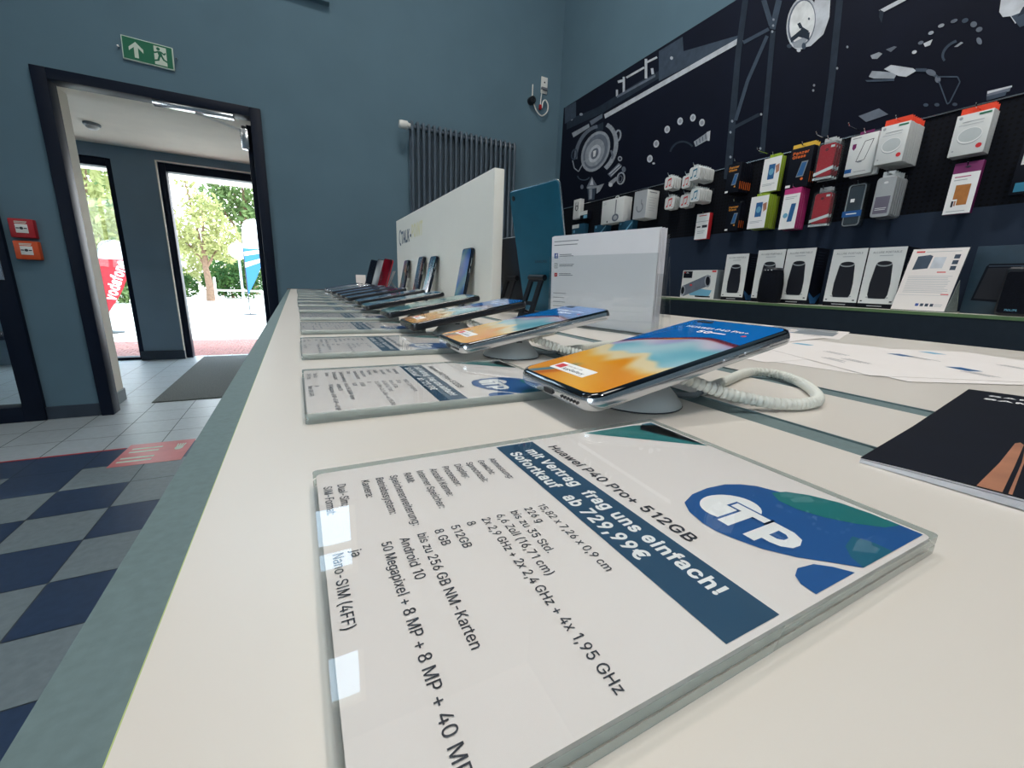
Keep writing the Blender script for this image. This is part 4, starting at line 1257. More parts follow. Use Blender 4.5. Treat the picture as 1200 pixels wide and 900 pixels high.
for k in range(9):
    x = -.0088 + k * .0024
    t = thing('leaflet', 'white leaflet with three small icons at the front of the acrylic holder' if k == 0 else 'white leaflet stacked behind the front one in the acrylic holder', 'leaflet',
              (0, 0, 0), rotz=rad(12.5), group='leaflets in the acrylic holder')
    t.location = (.447, .548, ZT)
    mb = MB()
    dy = 0 if k < 3 else -.0004 * (k % 4)
    slab(mb, x, -.105 + dy, .105 + dy, .003, .151 + .001 * (k % 3), .0006)
    mb.build('sheet', M['leaflet'], t)
    if k == 0:
        V = Vector((ls, 0, 1)).normalized()
        mb = MB().frame(Vector((x + .003 * ls - .0003, .105, .003)), (0, -1, 0), V)
        mb.lines(.006, .1395, .062, 1, .006, .0012, 1, 0).lines(.006, .1335, .060, 1, .006, .0012, 1, 0)
        for q, (v, m) in enumerate(((.112, 2), (.0955, 3), (.080, 4))):
            if m == 3:
                mb.r2(.0075, v, .0150, v + .0085, 1)
                mb.O.x -= .0001
                mb.r2(.0084, v + .0009, .0141, v + .0076, 0)
                mb.O.x -= .0001
                mb.arc2(.01125, v + .0043, .0012, .0019, 0, 360, 1, 14)
                mb.O.x += .0002
            elif m == 2:
                mb.r2(.0070, v, .0155, v + .0088, 2)
                mb.O.x -= .0001
                mb.t2('f', .0100, v + .0008, .0090, 0, .03)
                mb.O.x += .0001
            else:
                mb.r2(.0078, v + .001, .0150, v + .0075, 4)
                mb.O.x -= .0001
                mb.p2([(.0105, v + .0028), (.0105, v + .0058), (.0128, v + .0043)], 0)
                mb.O.x += .0001
            mb.lines(.0195, v + .0055, .050 + .004 * (q == 1), 1, .003, .0011, 5, .1, q).lines(.0195, v + .0030, .053, 1, .003, .0011, 5, .1, q + 9)
        mb.lines(.006, .052, .040, 5, .0075, .0009, 5, .35, 3)
        mb.lines(.006, .0125, .064, 1, .004, .0009, 5, .1, 3)
        mb.build('printed_text', [M['pwhite'], M['inkgrey'], M['bluefb'], M['ink'], M['redprint'], M['inkgrey']], t, smooth=False)

# ------------------------------------------------------------------ loose papers and booklets
papers = [
    ('white flyer under the coiled cable with blue picture, left of the loose papers', (.565, .343), -1.5, .0004, .297, .210, 1),
    ('white flyer lying crosswise under the left flyer', (.566, .306), 14, .0002, .297, .210, 2),
    ('white flyer with small printed pictures behind the black booklets', (.625, .188), -29, .0008, .297, .210, 3),
    ('plain flyer edge showing beneath the flyer behind the booklets', (.628, .176), -25, .0005, .297, .210, 4),
    ('folded grey price list at the far edge of the table', (.850, .450), 20, .0003, .21, .148, 5),
    ('topmost loose flyer lying near the far edge of the table', (.660, .420), 8, .0013, .21, .148, 6),
]
for lab, (x, y), rz, dz, L, W, sd in papers:
    t = thing('flyer', lab, 'flyer', (x, y, ZT + dz), rotz=rad(rz), group='loose flyers')
    MB().box((-L / 2, -W / 2, 0), (L / 2, W / 2, .0002)).build('sheet', M['paper'], t)
    rn = random.Random(sd)
    mb = MB().frame((-W / 2, -L / 2, 0), (0, -1, 0), (1, 0, 0))
    mb = MB().frame((-L / 2, W / 2, .00028), (0, -1, 0), (1, 0, 0))
    for q in range(9):
        u, v = .015 + rn.random() * (W - .06), .02 + rn.random() * (L - .06)
        if q % 3 == 0:
            mb.r2(u, v, u + .022, v + .016, 1 if q % 2 else 2)
        else:
            mb.lines(u, v, u + .035, 3, .004, .0014, 0, .3, q)
    if sd == 5:
        mb.O.z += .0001
        mb.r2(.01, .06, .06, .14, 3).r2(.075, .05, .135, .15, 3).r2(.02, .16, .13, .2, 3)
    mb.build('print', [M['inkgrey'], M['skyprint'], M['phoneblue'], M['midgrey']], t, smooth=False)
# opened-looking booklets: spine along local +X at y = 0, leaves fan out towards -Y
books = [('black booklet nearest the camera with copper picture on cover', (.2045, .0735), 0, .0024, .0058), ('middle black booklet of the fanned three with white lettering', (.2270, .0750), .4, .0016, .0046),
         ('hindmost black booklet of the fanned three at the right edge', (.2400, .0785), .9, .0008, .0030)]
BW, BH = .150, .226


def leaf(mb, za, zb, th, inset=0.0, m=0, n=10):
    top = [(-(BW - inset) * i / n, za + (zb - za) * math.sin(PI / 2 * (i / n) ** .8)) for i in range(n + 1)]
    ring = [(y, z) for y, z in top] + [(y, z - th) for y, z in reversed(top)]
    return mb.loft([[(x, y, z) for y, z in ring] for x in (inset, BH - inset)], m)


for k, (lab, (x, y), rz, ha, hb) in enumerate(books):
    t = thing('booklet', lab, 'booklet', (x, y, ZT), rotz=rad(7.5 + rz), group='fanned black booklets')
    la, lb = (books[k + 1][3], books[k + 1][4]) if k < 2 else (.0002, .0002)
    for q in range(6 if k == 0 else 3):
        f_ = (q + .9) / (6.3 if k == 0 else 3.3)
        leaf(MB(), la + .0002 + (ha - la - .0006) * f_, lb + .0002 + (hb - lb) * f_ * .80, .00022, .0002).build('inner_leaf', M['leaflet'], t)
    if k == 0:                                   # lower pages sag to the table where the booklet overhangs the next one
        for q in range(7):
            mb = MB()
            za, zb = .0003 + .00018 * q, .0008 + .00055 * q
            mb.T = Matrix.Scale(.021 / BH, 4, (1, 0, 0))
            leaf(mb, za, zb, .00022)
            mb.build('inner_leaf', M['leaflet'], t)
    leaf(MB(), ha, hb, .0003).build('cover', M['packblack'], t)
    n = 10
    prof = lambda y: ha + (hb - ha) * math.sin(PI / 2 * min(1, max(0, -y / BW)) ** .8) + .00006
    mb = MB().frame((0, 0, 0), (0, -1, 0), (1, 0, 0))
    mb.t2('SAMSUNG', .0095, BH - .0175, .0080, 0, .02, width=.052)
    if k == 0:
        mb.p2([(.0325, .0004), (.0385, .0004), (.0378, .040), (.0368, .084), (.0355, .088), (.0342, .084), (.0338, .040)], 1)
        mb.p2([(.0398, .0004), (.0407, .0004), (.0395, .050), (.0380, .078), (.0377, .076), (.0389, .050)], 1)
    for v_ in mb.v:
        v_.z = prof(v_.y)
    mb.build('cover_print', [M['pwhite'], M['skin']], t, smooth=False)

# ------------------------------------------------------------------ fittings on the back wall
es = thing('exit_sign', 'green emergency exit sign above the doorway', 'sign', (-.721, YB - .012, 2.332), rot=(0, rad(2.0), 0))
MB().box((-.126, -.004, -.064), (.126, .012, .064), bev=.002).build('sign_plate', M['signwhite'], es)
mb = MB().frame((0, -.0046, 0), (1, 0, 0), (0, 0, 1))
mb.r2(-.121, -.059, .121, .059, 0)
mb.O.y -= .0004
mb.p2([(-.058, .042), (-.093, .008), (-.093, -.012), (-.068, .012), (-.068, -.045), (-.048, -.045), (-.048, .012), (-.023, -.012), (-.023, .008)], 1)
mb.r2(.030, -.052, .092, .050, 1)
mb.O.y -= .0004
mb.c2(.052, .036, .009, .009, 0, 14)
mb.p2([(.046, .024), (.064, .026), (.072, .002), (.058, -.008), (.050, .004)], 0)
mb.seg2((.050, .020), (.030, .010), .008, 0).seg2((.032, .012), (.022, .024), .008, 0).seg2((.064, .022), (.082, .010), .008, 0).seg2((.08, .010), (.088, .022), .007, 0)
mb.seg2((.056, -.002), (.048, -.028), .010, 0).seg2((.050, -.026), (.026, -.034), .009, 0).seg2((.066, .0), (.078, -.022), .010, 0).seg2((.078, -.020), (.098, -.030), .009, 0).seg2((.096, -.028), (.112, -.050), .009, 0)
mb.build('pictogram', [M['green'], M['signwhite']], es, smooth=False)
for s in (-1, 1):
    MB().lathe([(.006, -.014), (.006, .012)], (s * .142, 0, .006 * s), 10, axis='y').build('screw_holder', M['chrome'], es)

for nm, lab, z, mm in (('fire_alarm_button', 'red fire alarm call point left of the doorway', 1.221, 'firered'), ('smoke_vent_button', 'orange smoke vent call point below the red one', 1.093, 'fireorange')):
    t = thing(nm, lab, 'call point', (-1.459, YB, z))
    MB().box((-.055, -.042, -.055), (.055, 0, .055), bev=.006).build('housing', M[mm], t)
    MB().box((-.027, -.044, -.027), (.027, -.041, .024), bev=.001).build('glass_plate', M['white'], t)
    MB().lathe([(.008, -.0465), (.008, -.043)], (0, 0, 0), 14, axis='y').box((-.024, -.0452, -.003), (-.010, -.044, .003)).box((.010, -.0452, -.003), (.024, -.044, .003)).build('push_button', M['black'], t)
    MB().frame((-.04, -.0425, .034), (1, 0, 0), (0, 0, 1)).lines(.012, .002, .068, 2, .007, .004, 0, .1).build('lettering', M['signwhite'], t, smooth=False)

ra = thing('radiator', 'tall anthracite column radiator on the back wall', 'radiator', (0, 0, 0))
rx0, rx1, rz0, rz1, ry = .915, 1.835, 1.12, 2.235, YB - .095
rz0 = .55
for z in (rz1 - .035, rz0 + .035):
    MB().lathe([(.017, rx0), (.017, rx1)], (0, ry, z), 12, axis='x').build('header_pipe', M['radi'], ra)
col = MB()
for yy in (ry - .034, ry + .034):
    col.tube([(0, ry, rz1 - .012), (0, (yy + ry) / 2, rz1 - .006), (0, yy, rz1 - .03), (0, yy, rz1 - .08), (0, yy, rz0 + .08), (0, yy, rz0 + .03), (0, (yy + ry) / 2, rz0 + .006), (0, ry, rz0 + .012)], .0125, 10)
c0 = col.build('column', M['radi'], ra)
NCOL = 21
for k in range(NCOL):
    c = c0 if k == 0 else c0.copy()
    if k:
        C.objects.link(c)
        c.parent = ra
    c.location = (rx0 + (rx1 - rx0) * k / (NCOL - 1), 0, 0)
MB().lathe([(.026, rx0 - .10), (.030, rx0 - .085), (.030, rx0 - .035), (.022, rx0 - .03), (.018, rx0 - .02), (.018, rx0)], (0, ry - .01, rz1 - .035), 20, axis='x').build('thermostat_head', M['white'], ra)
for x in (rx0 + .1, rx1 - .1):
    for z in (rz1 - .1, rz0 + .1):
        MB().box((x - .012, ry, z - .01), (x + .012, YB - .0005, z + .01)).build('wall_bracket', M['radi'], ra)

sk = thing('wall_socket', 'white wall socket high up near the room corner', 'socket', (2.178, YB, 2.793))
MB().box((-.034, -.012, -.058), (.034, 0, .075), bev=.004).build('socket_plate', M['white'], sk)
MB().lathe([(.007, -.0135), (.007, -.011)], (0, 0, .03), 12, axis='y').build('socket_hole', M['black'], sk)
MB().box((-.036, -.03, -.035), (.028, -.012, -.015), bev=.003).build('plug', M['inkgrey'], sk)
wc = thing('wall_camera', 'small black camera with white stick aerial hanging left of the socket', 'camera', (2.045, YB, 2.645))
MB().lathe([(.034, 0), (.034, -.02), (.030, -.05), (.018, -.052), (.012, -.046)], (0, 0, 0), 20, axis='y').build('camera_body', M['black'], wc)
MB().lathe([(.006, .03), (.006, .13), (.003, .135)], (.008, -.015, 0), 10).build('aerial', M['white'], wc)
sp = smooth_path([(.02, -.03, -.02), (.05, -.03, -.075), (.11, -.03, -.105), (.165, -.03, -.06), (.17, -.03, 0), (.14, -.03, .03), (.115, -.03, .01), (.108, -.03, -.04)], .008)
MB().tube(sp, .006, 8).tube(smooth_path([(.105, -.02, .115), (.095, -.03, .06), (.09, -.03, .01), (.09, -.03, -.03)], .01), .005, 8).build('looped_cable', M['white'], wc)
MB().box((.076, -.045, -.06), (.098, -.022, -.02), bev=.003).build('red_connector', M['firered'], wc)

sd = thing('smoke_detector', 'round white smoke detector on the vestibule ceiling', 'smoke detector', (-1.49, 5.28, VZ))
MB().lathe([(.058, 0), (.06, -.008), (.058, -.018), (.048, -.022)], n=24).build('base', M['midgrey'], sd)
MB().lathe([(.047, -.0225), (.044, -.034), (.032, -.046), (.02, -.052)], n=24).build('sensor_dome', M['white'], sd)

mt = thing('door_mat', 'grey ribbed door mat on the entrance tiles', 'door mat', (-.72, 5.03, 0))
mb = MB()
for k in range(60):
    y0 = -1.05 + k * .035
    mb.box((-.345, y0, .0), (.345, y0 + .03, .009))
mb.box((-.35, -1.055, 0), (.35, 1.055, .006))
mb.build('pile', M['mattext'], mt)
tagp(MB().box((-3.0, YT - .012, .0004), (-.945, YT + .004, .0012)).build('floor_tape', M['red']), 'thin red tape line across the shop floor', 'tape')
stk = thing('floor_sticker', 'faded red distance sticker on the floor beside the table', 'sticker', (-.79, 2.83, .0005), rotz=rad(-2))
MB().box((-.15, -.165, 0), (.16, .165, .0008)).build('vinyl', M['redst'], stk)
mb = MB().frame((-.15, -.165, .001), (1, 0, 0), (0, 1, 0))
mb.lines(.02, .10, .20, 2, .05, .022, 0, .2, 2).lines(.03, .24, .20, 2, .05, .02, 0, .3, 5)
mb.c2(.255, .20, .02, .03, 0, 14)
for q in range(4):
    mb.seg2((.242 + q * .009, .215), (.238 + q * .012, .27), .007, 0)
mb.build('print', M['signwhite'], stk, smooth=False)

# chair glimpsed through the glass door
ch = thing('metal_chair', 'tubular chair glimpsed through the glass door at far left', 'chair', (-2.05, 4.75, 0), rotz=rad(25))
MB().box((-.2, -.2, .44), (.2, .2, .47), bev=.01).build('seat', M['pegback'], ch)
MB().box((-.2, .185, .62), (.2, .21, .9), bev=.008).build('backrest', M['pegback'], ch)
for sx in (-1, 1):
    MB().tube([(sx * .2, -.24, .0), (sx * .19, -.12, .45), (sx * .19, .18, .46)], .011).build('leg', M['silver'], ch)
    MB().tube([(sx * .2, .26, .0), (sx * .19, .17, .46), (sx * .19, .2, .9)], .011).build('leg', M['silver'], ch)


# ------------------------------------------------------------------ outside: flags, trees, fence
def flag(name, label, base, H, W, cols, text):
    t = thing(name, label, 'flag', base)
    MB().lathe([(.013, 0), (.012, H * .6), (.009, H * .82)], n=10).tube([(0, 0, H * .82), (.02, 0, H * .9), (.10, 0, H * .97), (.2 * W / .4, 0, H)], .008).build('pole', M['black'], t)
    mb = MB().frame((0, -.004, 0), (1, 0, 0), (0, 0, 1))
    zs_ = [.22, .30, .40, .50, .60, .70, .80, .88, .94, .98, 1.0]
    ws = [.02, .20, .42, .60, .74, .85, .93, .97, .95, .80, .55]
    l0 = [.0, .0, .0, .0, .0, .0, .0, .02, .08, .2, .42]
    for i in range(len(zs_) - 1):
        m = 0 if zs_[i] < cols[1] else 1
        for dy in (0, .006):
            mb.O.y = -.004 + dy
            mb.p2([(l0[i] * W, zs_[i] * H), (ws[i] * W, zs_[i] * H), (ws[i + 1] * W, zs_[i + 1] * H), (l0[i + 1] * W, zs_[i + 1] * H)], m)
    mb.build('banner', cols[0], t, smooth=False)
    mb = MB().frame((0, -.006, 0), (1, 0, 0), (0, 0, 1))
    if text:
        mb.t2(text, .115, H * .345, .20, 0, .03, rot=rad(69), width=.66)
    else:
        mb.p2([(0, H * .62), (W * .75, H * .66), (W * .78, H * .70), (0, H * .66)], 0).p2([(0, H * .5), (W * .6, H * .56), (W * .64, H * .6), (0, H * .55)], 0)
    mb.build('lettering', M['flaglight'], t, smooth=False)
    MB().lathe([(.16, -.012), (.16, .012), (.03, .03)], n=20).build('foot', M['black'], t)
    return t


flag('beach_flag', 'red feather flag with white lettering on the forecourt', (-2.765, 9.0, -.012), 1.46, .42, ([M['flagred'], M['flaglight']], .78), 'vodafone')
flag('beach_flag', 'blue and white feather flag at the right edge of the doorway', (-1.12, 12.6, -.012), 2.35, .55, ([M['flagblue'], M['flaglight']], .62), None)


def tree(name, label, base, trunk_h, crowns, leaf, nl=900, ls_=.13, group=None, tr=.09, cat='tree'):
    rn = random.Random(hash(label) % 1000 + int(base[0] * 10))
    rn = random.Random(int(abs(base[0] * 131 + base[1] * 17)))
    t = thing(name, label, cat, base, group=group)
    mb = MB()
    if trunk_h:
        mb.tube([(0, 0, -.05), (.02, .02, trunk_h * .4), (-.03, 0, trunk_h * .8), (.02, .03, trunk_h * 1.25)], tr, 10, rf=lambda i: tr * (1.25 - .22 * i))
    for (cx, cy, cz, r) in crowns:
        mb.tube([(0, 0, trunk_h * .8), (cx * .5, cy * .5, (trunk_h + cz) / 2), (cx, cy, cz)], tr * .4, 6, rf=lambda i: tr * (.45 - .12 * i))
    mb.build('trunk', M['bark'], t)
    lm = MB()
    tot = sum(c[3] ** 2 for c in crowns)
    for (cx, cy, cz, r) in crowns:
        for _ in range(int(nl * r * r / tot)):
            d = Vector((rn.gauss(0, 1), rn.gauss(0, 1), rn.gauss(0, .9))).normalized() * r * (.35 + .65 * rn.random() ** .5)
            p = Vector((cx, cy, cz)) + d
            a = Vector((rn.gauss(0, 1), rn.gauss(0, 1), rn.gauss(0, 1))).normalized()
            b = a.orthogonal().normalized()
            s = ls_ * (.6 + .8 * rn.random())
            e = b.cross(a) * s * .15
            lm.add([p - a * s, p + b * s * .45 + e, p + a * s, p - b * s * .45 + e], [(0, 1, 2, 3)], 0)
    lm.build('foliage', M[leaf], t, smooth=False)
    return t


def W(px, Y, z=-.02):
    return (at_y(px, 350, Y).x, Y, z)


YO = 20.0
tree('young_tree', 'slender young tree with yellow green crown in front of the bushes', W(247, 19.0), 1.5, [(0, 0, 2.5, 1.0), (-.7, .1, 2.25, .65), (.7, 0, 2.1, .7), (.1, 0, 3.3, .6), (-.3, 0, 4.1, .3)], 'leafY', 1900, .10, 'trees beyond the forecourt', .12)
tree('leafy_tree', 'tall dense green tree at the right of the doorway view', W(298, 26.5), 2.6, [(0, 0, 5.4, 1.5), (-1.1, 0, 4.4, 1.0), (.2, 0, 7.3, 1.4), (-.6, .2, 6.4, 1.0), (.8, 0, 3.6, 1.4)], 'leafG', 2600, .18, 'trees beyond the forecourt', .22)
tree('leafy_tree', 'pale leafy tree seen through the left glass panel', W(110, 20.0), 1.0, [(0, 0, 3.0, 1.5), (-.9, 0, 4.4, 1.3), (.5, 0, 4.8, 1.0), (.5, 0, 2.2, 1.0), (-.8, 0, 1.5, 1.2)], 'leafY', 3400, .13, 'trees beyond the forecourt', .15)
tree('leafy_tree', 'taller pale green tree behind the leafy tree in the left glass panel', W(96, 27), 1.8, [(0, 0, 4.2, 2.2), (.6, 0, 6.6, 1.7), (1.4, 0, 2.6, 1.8)], 'leafG', 2800, .18, 'trees beyond the forecourt', .22)
tree('bush', 'round dark green bush right of the young tree trunk', W(273, 21.6), .3, [(0, 0, .9, .95), (.6, 0, .8, .8), (-.5, .2, .7, .6)], 'leafD', 1800, .1, 'bushes behind the forecourt', .05, 'bush')
tree('bush', 'dark green bush left of the young tree trunk', W(203, 22.0), .3, [(0, 0, .6, .7), (-.6, 0, .5, .6), (.45, 0, .45, .5)], 'leafD', 1100, .1, 'bushes behind the forecourt', .05, 'bush')
tree('bush', 'low pale bush behind the red feather flag', W(130, 17.2), .2, [(0, 0, .5, .6), (.6, 0, .45, .55), (-.6, 0, .5, .6)], 'leafG', 1200, .09, 'bushes behind the forecourt', .05, 'bush')
tree('bush', 'sunlit tall bush behind the white barrier rail', W(262, 24.0), .3, [(0, 0, 1.5, 1.1), (-1.2, 0, 1.3, .9), (1.3, 0, 1.6, 1.1)], 'leafY', 1700, .12, 'bushes behind the forecourt', .05, 'bush')
rl = thing('barrier_rail', 'low white barrier rail in front of the bushes', 'rail', W(254, 20.3))
MB().lathe([(.04, 0), (.04, .85), (.02, .87)], n=10).build('post', M['white'], rl)
MB().lathe([(.04, 0), (.04, .38)], (1.6, 0, 0), 10).build('post', M['white'], rl)
MB().lathe([(.035, 0), (.035, 1.6)], (0, 0, .36), 10, axis='x').build('rail', M['white'], rl)
gl = thing('globe_lamp', 'white globe lamp left of the blue feather flag', 'street lamp', at_y(279, 294, 16))
MB().lathe([(.04, -.27), (.16, -.2), (.25, -.1), (.27, 0), (.25, .1), (.16, .2), (.03, .27)], n=20).build('globe', M['white'], gl)
MB().lathe([(.035, -at_y(279, 294, 16).z - .02), (.035, -.26)], n=10).build('post', M['midgrey'], gl)
hs = thing('pale_house', 'pale house glimpsed between trunk and bush left of the young tree', 'house', W(222, 31))
MB().box((-2.2, 0, -.02), (1.6, 3, 2.4)).build('wall', M['concrete'], hs)
MB().add([(-2.4, -.2, 2.4), (1.8, -.2, 2.4), (1.8, 3.2, 2.4), (-2.4, 3.2, 2.4), (-2.4, 1.5, 3.4), (1.8, 1.5, 3.4)], [(0, 1, 5, 4), (2, 3, 4, 5), (1, 2, 5), (3, 0, 4), (0, 3, 2, 1)]).build('roof', M['concrete'], hs)

# ------------------------------------------------------------------ wall unit: poster, perforated board, shelf
PX = 2.295
YL = 3.57
po = thing('wall_poster', 'wide dark poster of old machine dials above the goods', 'poster', (0, 0, 0))
MB().box((PX, -1.2, 1.715), (XR - .025, YL, 2.585), bev=.002).build('poster_panel', M['poster'], po)
pm = MB()
LV = [0]


def pp(pts, m):
    LV[0] += 1
    x = PX - .0004 - .00001 * LV[0]
    pm.poly([at_x(px, py, x) for px, py in pts], m)


def ell(cx, cy, rx, ry, m, rot=0, n=26):
    r = rad(rot)
    pp([(cx + rx * math.cos(a) * math.cos(r) - ry * math.sin(a) * math.sin(r), cy + rx * math.cos(a) * math.sin(r) + ry * math.sin(a) * math.cos(r))
        for a in [2 * PI * k / n for k in range(n)]], m)


def band(pts, w_, m):
    """polyline of even width in the picture plane"""
    for i in range(len(pts) - 1):
        a, b = Vector(pts[i]), Vector(pts[i + 1])
        d = (b - a).normalized()
        n = Vector((-d.y, d.x)) * w_ / 2
        pp([a + n, b + n, b - n, a - n], m)


def arcb(cx, cy, rx, ry, a0, a1, w_, m, rot=0, n=14):
    r = rad(rot)
    q = []
    for k in range(n + 1):
        a = rad(a0 + (a1 - a0) * k / n)
        x, y = rx * math.cos(a), ry * math.sin(a)
        q.append((cx + x * math.cos(r) - y * math.sin(r), cy + x * math.sin(r) + y * math.cos(r)))
    band(q, w_, m)


# upper rail with its carriage
pp([(664, 141), (700, 126), (745, 98), (772, 83), (772, 92), (705, 133), (664, 152)], 0)
pp([(772, 60), (800, 43), (801, 60), (870, 40), (868, 46), (772, 95)], 1)
pp([(708, 134), (868, 43), (871, 48), (709, 139)], 4)
pp([(670, 156), (690, 145), (691, 149), (672, 161)], 3)
pp([(691, 142), (706, 133), (706, 138), (693, 147)], 2)
pp([(697, 148), (707, 143), (707, 152), (699, 157)], 0)
for a, b, ww in (((731, 90), (731, 110), 2.6), ((757, 69), (757, 92), 3), ((734, 91), (755, 79), 2.4), ((758, 73), (770, 67), 2.4), ((723, 105), (723, 113), 2.4), ((764, 80), (765, 87), 3), ((724, 96), (731, 94), 3)):
    band([a, b], ww, 4)
pp([(723, 112), (768, 87), (768, 90), (723, 115)], 2)
ell(787, 68, 1.8, 2, 4)
ell(670, 133, 1.4, 3, 3), ell(670, 139, 1.4, 2.4, 3), ell(681, 134, 2, 1.6, 3)
pp([(662, 126), (675, 119), (675, 137), (662, 145)], 1)
# big dial with hoops
arcb(697, 178, 21, 31, 150, 250, 4, 2, 20)
arcb(700, 174, 21, 30, 275, 400, 5, 3, 18)
ell(698, 177.5, 15.5, 25, 3, 22)
ell(698, 177.5, 13, 21.5, 2, 22)
ell(697, 179, 10.5, 17, 3, 22)
ell(697, 180, 6.5, 11, 4, 22)
ell(697, 180, 4, 7, 2, 22)
pp([(695, 177), (698.5, 176), (697.5, 183), (695, 184)], 5)
arcb(724, 159, 3.2, 6.5, 0, 360, 2, 3, 10)
arcb(673, 181, 3, 6, 0, 360, 1.6, 1, 10)
band([(671, 188), (673, 197), (678, 201), (684, 190), (690, 184)], 1.2, 3)
band([(716, 176), (718, 182), (717, 186)], 2.4, 2)
arcb(684, 206, 7, 5, 20, 180, 1.4, 1, 0)
# funnel, tube and fittings
pp([(693.5, 207), (687.5, 219), (700, 218)], 2)
pp([(694, 208), (691, 217), (695.5, 217)], 4)
pp([(688.5, 221), (698, 220), (696.5, 234), (689.5, 235)], 1)
pp([(690.5, 222), (694, 221.5), (693.5, 233), (690.5, 233.5)], 3)
ell(694, 219.5, 6.6, 1.6, 3, -6)
ell(682, 219, 1.8, 2.6, 2)
pp([(699, 218), (708, 215), (703, 224), (699, 227)], 3)
pp([(712, 204), (725, 191), (729, 194), (716, 208)], 2)
band([(714, 204), (726, 193)], 1, 4), band([(716, 206), (728, 195)], .8, 4)
ell(726.5, 186, 2.6, 3, 3), ell(726.5, 186, 1.4, 1.6, 0)
pp([(713, 214), (722, 207), (724, 210), (716, 218)], 3)
ell(715.5, 216.5, 2.4, 2.4, 4)
arcb(727.5, 209, 4.2, 6.8, 0, 360, 1.8, 3, 10)
arcb(727, 209.5, 2, 3.6, 0, 360, .9, 2, 10)
ell(731, 198.5, 2.4, 3.4, 2)
# arc of round lamps with lever
for x, y in ((761.5, 186), (769, 168.5), (781.8, 151.7), (797, 142), (812, 138), (822.6, 143.7)):
    ell(x, y, 3.2, 4.4, 4, 12)
    ell(x, y, 1.8, 2.6, 3, 12)
ell(766, 191.5, 1.6, 1.2, 4)
pp([(813, 166), (829, 155), (832, 154), (831, 163), (815, 172)], 3)
pp([(828, 155), (832.5, 153), (831.5, 165), (829, 165)], 4)
for q in range(4):
    band([(816 + q * 3.6, 165 - q * 2.6), (817 + q * 3.4, 170 - q * 2.4)], .8, 1)
arcb(800, 182, 15, 16, 195, 320, 2.4, 0)
# steel struts
pp([(870, 0), (877, 0), (868, 66), (857, 210), (848, 210), (862, 60)], 0)
band([(899, 42), (876, 95), (862, 141)], 4, 1)
band([(871, 50), (901, 34)], 4, 1)
band([(895, 0), (904, 30)], 6, 1)
band([(913, 0), (905, 34)], 7, 1)
band([(906, 36), (893, 180)], 6, 0)
band([(859, 150), (890, 134)], 4, 0)
band([(984, 0), (975, 90), (966, 160)], 8, 0)
for x, y in ((906.5, 23), (906, 30), (905, 37), (892, 134), (858, 142), (856, 155), (891, 174), (856, 184), (993, 55), (981, 80), (953, 106), (954, 100)):
    ell(x, y, 1.3, 1.5, 3)
# round clock-like gauge
pp([(955, 0), (973, 0), (972, 20), (965, 40), (950, 54), (940, 56)], 4)
ell(940, 27, 18, 31.5, 4, 9)
ell(939.5, 27, 16, 28.5, 2, 9)
ell(940, 26.5, 14.5, 26, 5, 9)
band([(936, 27), (939, 33), (947, 38)], 4, 0)
pp([(926, 45), (938, 35), (949, 38), (948, 47), (936, 43), (927, 50)], 0)
pp([(929, 50), (941, 44), (946, 46), (940, 56), (930, 56)], 3)
ell(925, 54, 3, 2.4, 1), ell(936, 59, 2.4, 2, 4), ell(948, 22, 1.2, 1.6, 1), ell(942, 54, 2.5, 4, 1)
# light bar and right-hand machine
pp([(1030, 12), (1064, -6), (1066, -2), (1034, 15)], 4)
pp([(1031, 11), (1036, 14), (1033, 27), (1030, 20)], 0)
for x, y, a, b, m in ((1118, 24.5, 4.4, 2, 2), (1131, 24, 4, 2.6, 1), (1141, 28.5, 4, 3.4, 2), (1147.5, 34.5, 4, 2.8, 2), (1147.5, 48, 3, 4.5, 2), (1103, 30, 4, 2, 3), (1091, 38.5, 3.4, 2, 3), (1079, 50, 3.4, 2, 2), (1071.5, 61, 3, 2, 4)):
    ell(x, y, a, b, m, -24)
pp([(1082, 51), (1093, 46), (1090, 53), (1084, 55)], 4)
arcb(1121, 60, 18, 11, 170, 290, 3, 1, -32)
pp([(1118, 55), (1126, 49), (1129, 50), (1122, 55)], 3)
pp([(1020, 65), (1030, 61), (1034, 63), (1028, 69), (1022, 69)], 3)
pp([(1038, 58), (1048, 54), (1051, 55), (1044, 61)], 2)
pp([(1018, 90), (1022, 83), (1048, 85), (1056, 78), (1048, 92), (1024, 92)], 3)
pp([(1036, 81), (1044, 76), (1070, 80), (1074, 83), (1062, 90), (1053, 89)], 4)
pp([(1014, 94), (1048, 92), (1048, 95), (1016, 96)], 1)
band([(1073, 82), (1086, 82), (1098, 90)], 4, 1)
ell(1091, 85, 6, 3.6, 2, 18), ell(1099, 93, 3.4, 4, 2)
band([(1098, 90), (1122, 90), (1125, 96), (1113, 120), (1110, 122), (1100, 95)], 1.6, 1)
for x in (1085, 1098, 1119):
    ell(x, 123 - (x - 1085) * .02, 3, 2, 1)
pp([(1006, 136), (1030, 127), (1041, 134), (1015, 143)], 2)
pp([(1157, 107), (1186, 100), (1183, 107), (1156, 113)], 2)
pp([(1157, 107), (1186, 100), (1186, 102), (1157, 110)], 4)
pp([(1156, 113), (1180, 107), (1178, 112), (1156, 118)], 1)
pp([(1171, 14), (1174, -8), (1215, -8), (1215, 8), (1197, 13), (1190, 28), (1184, 19), (1175, 20)], 4)
pp([(1185, 19), (1198, 14), (1215, 10), (1215, 24), (1195, 32)], 1)
pp([(1192, 20), (1199, 8), (1215, 3), (1215, 10), (1200, 16)], 0)
pm.build('poster_print', G, po, smooth=False)

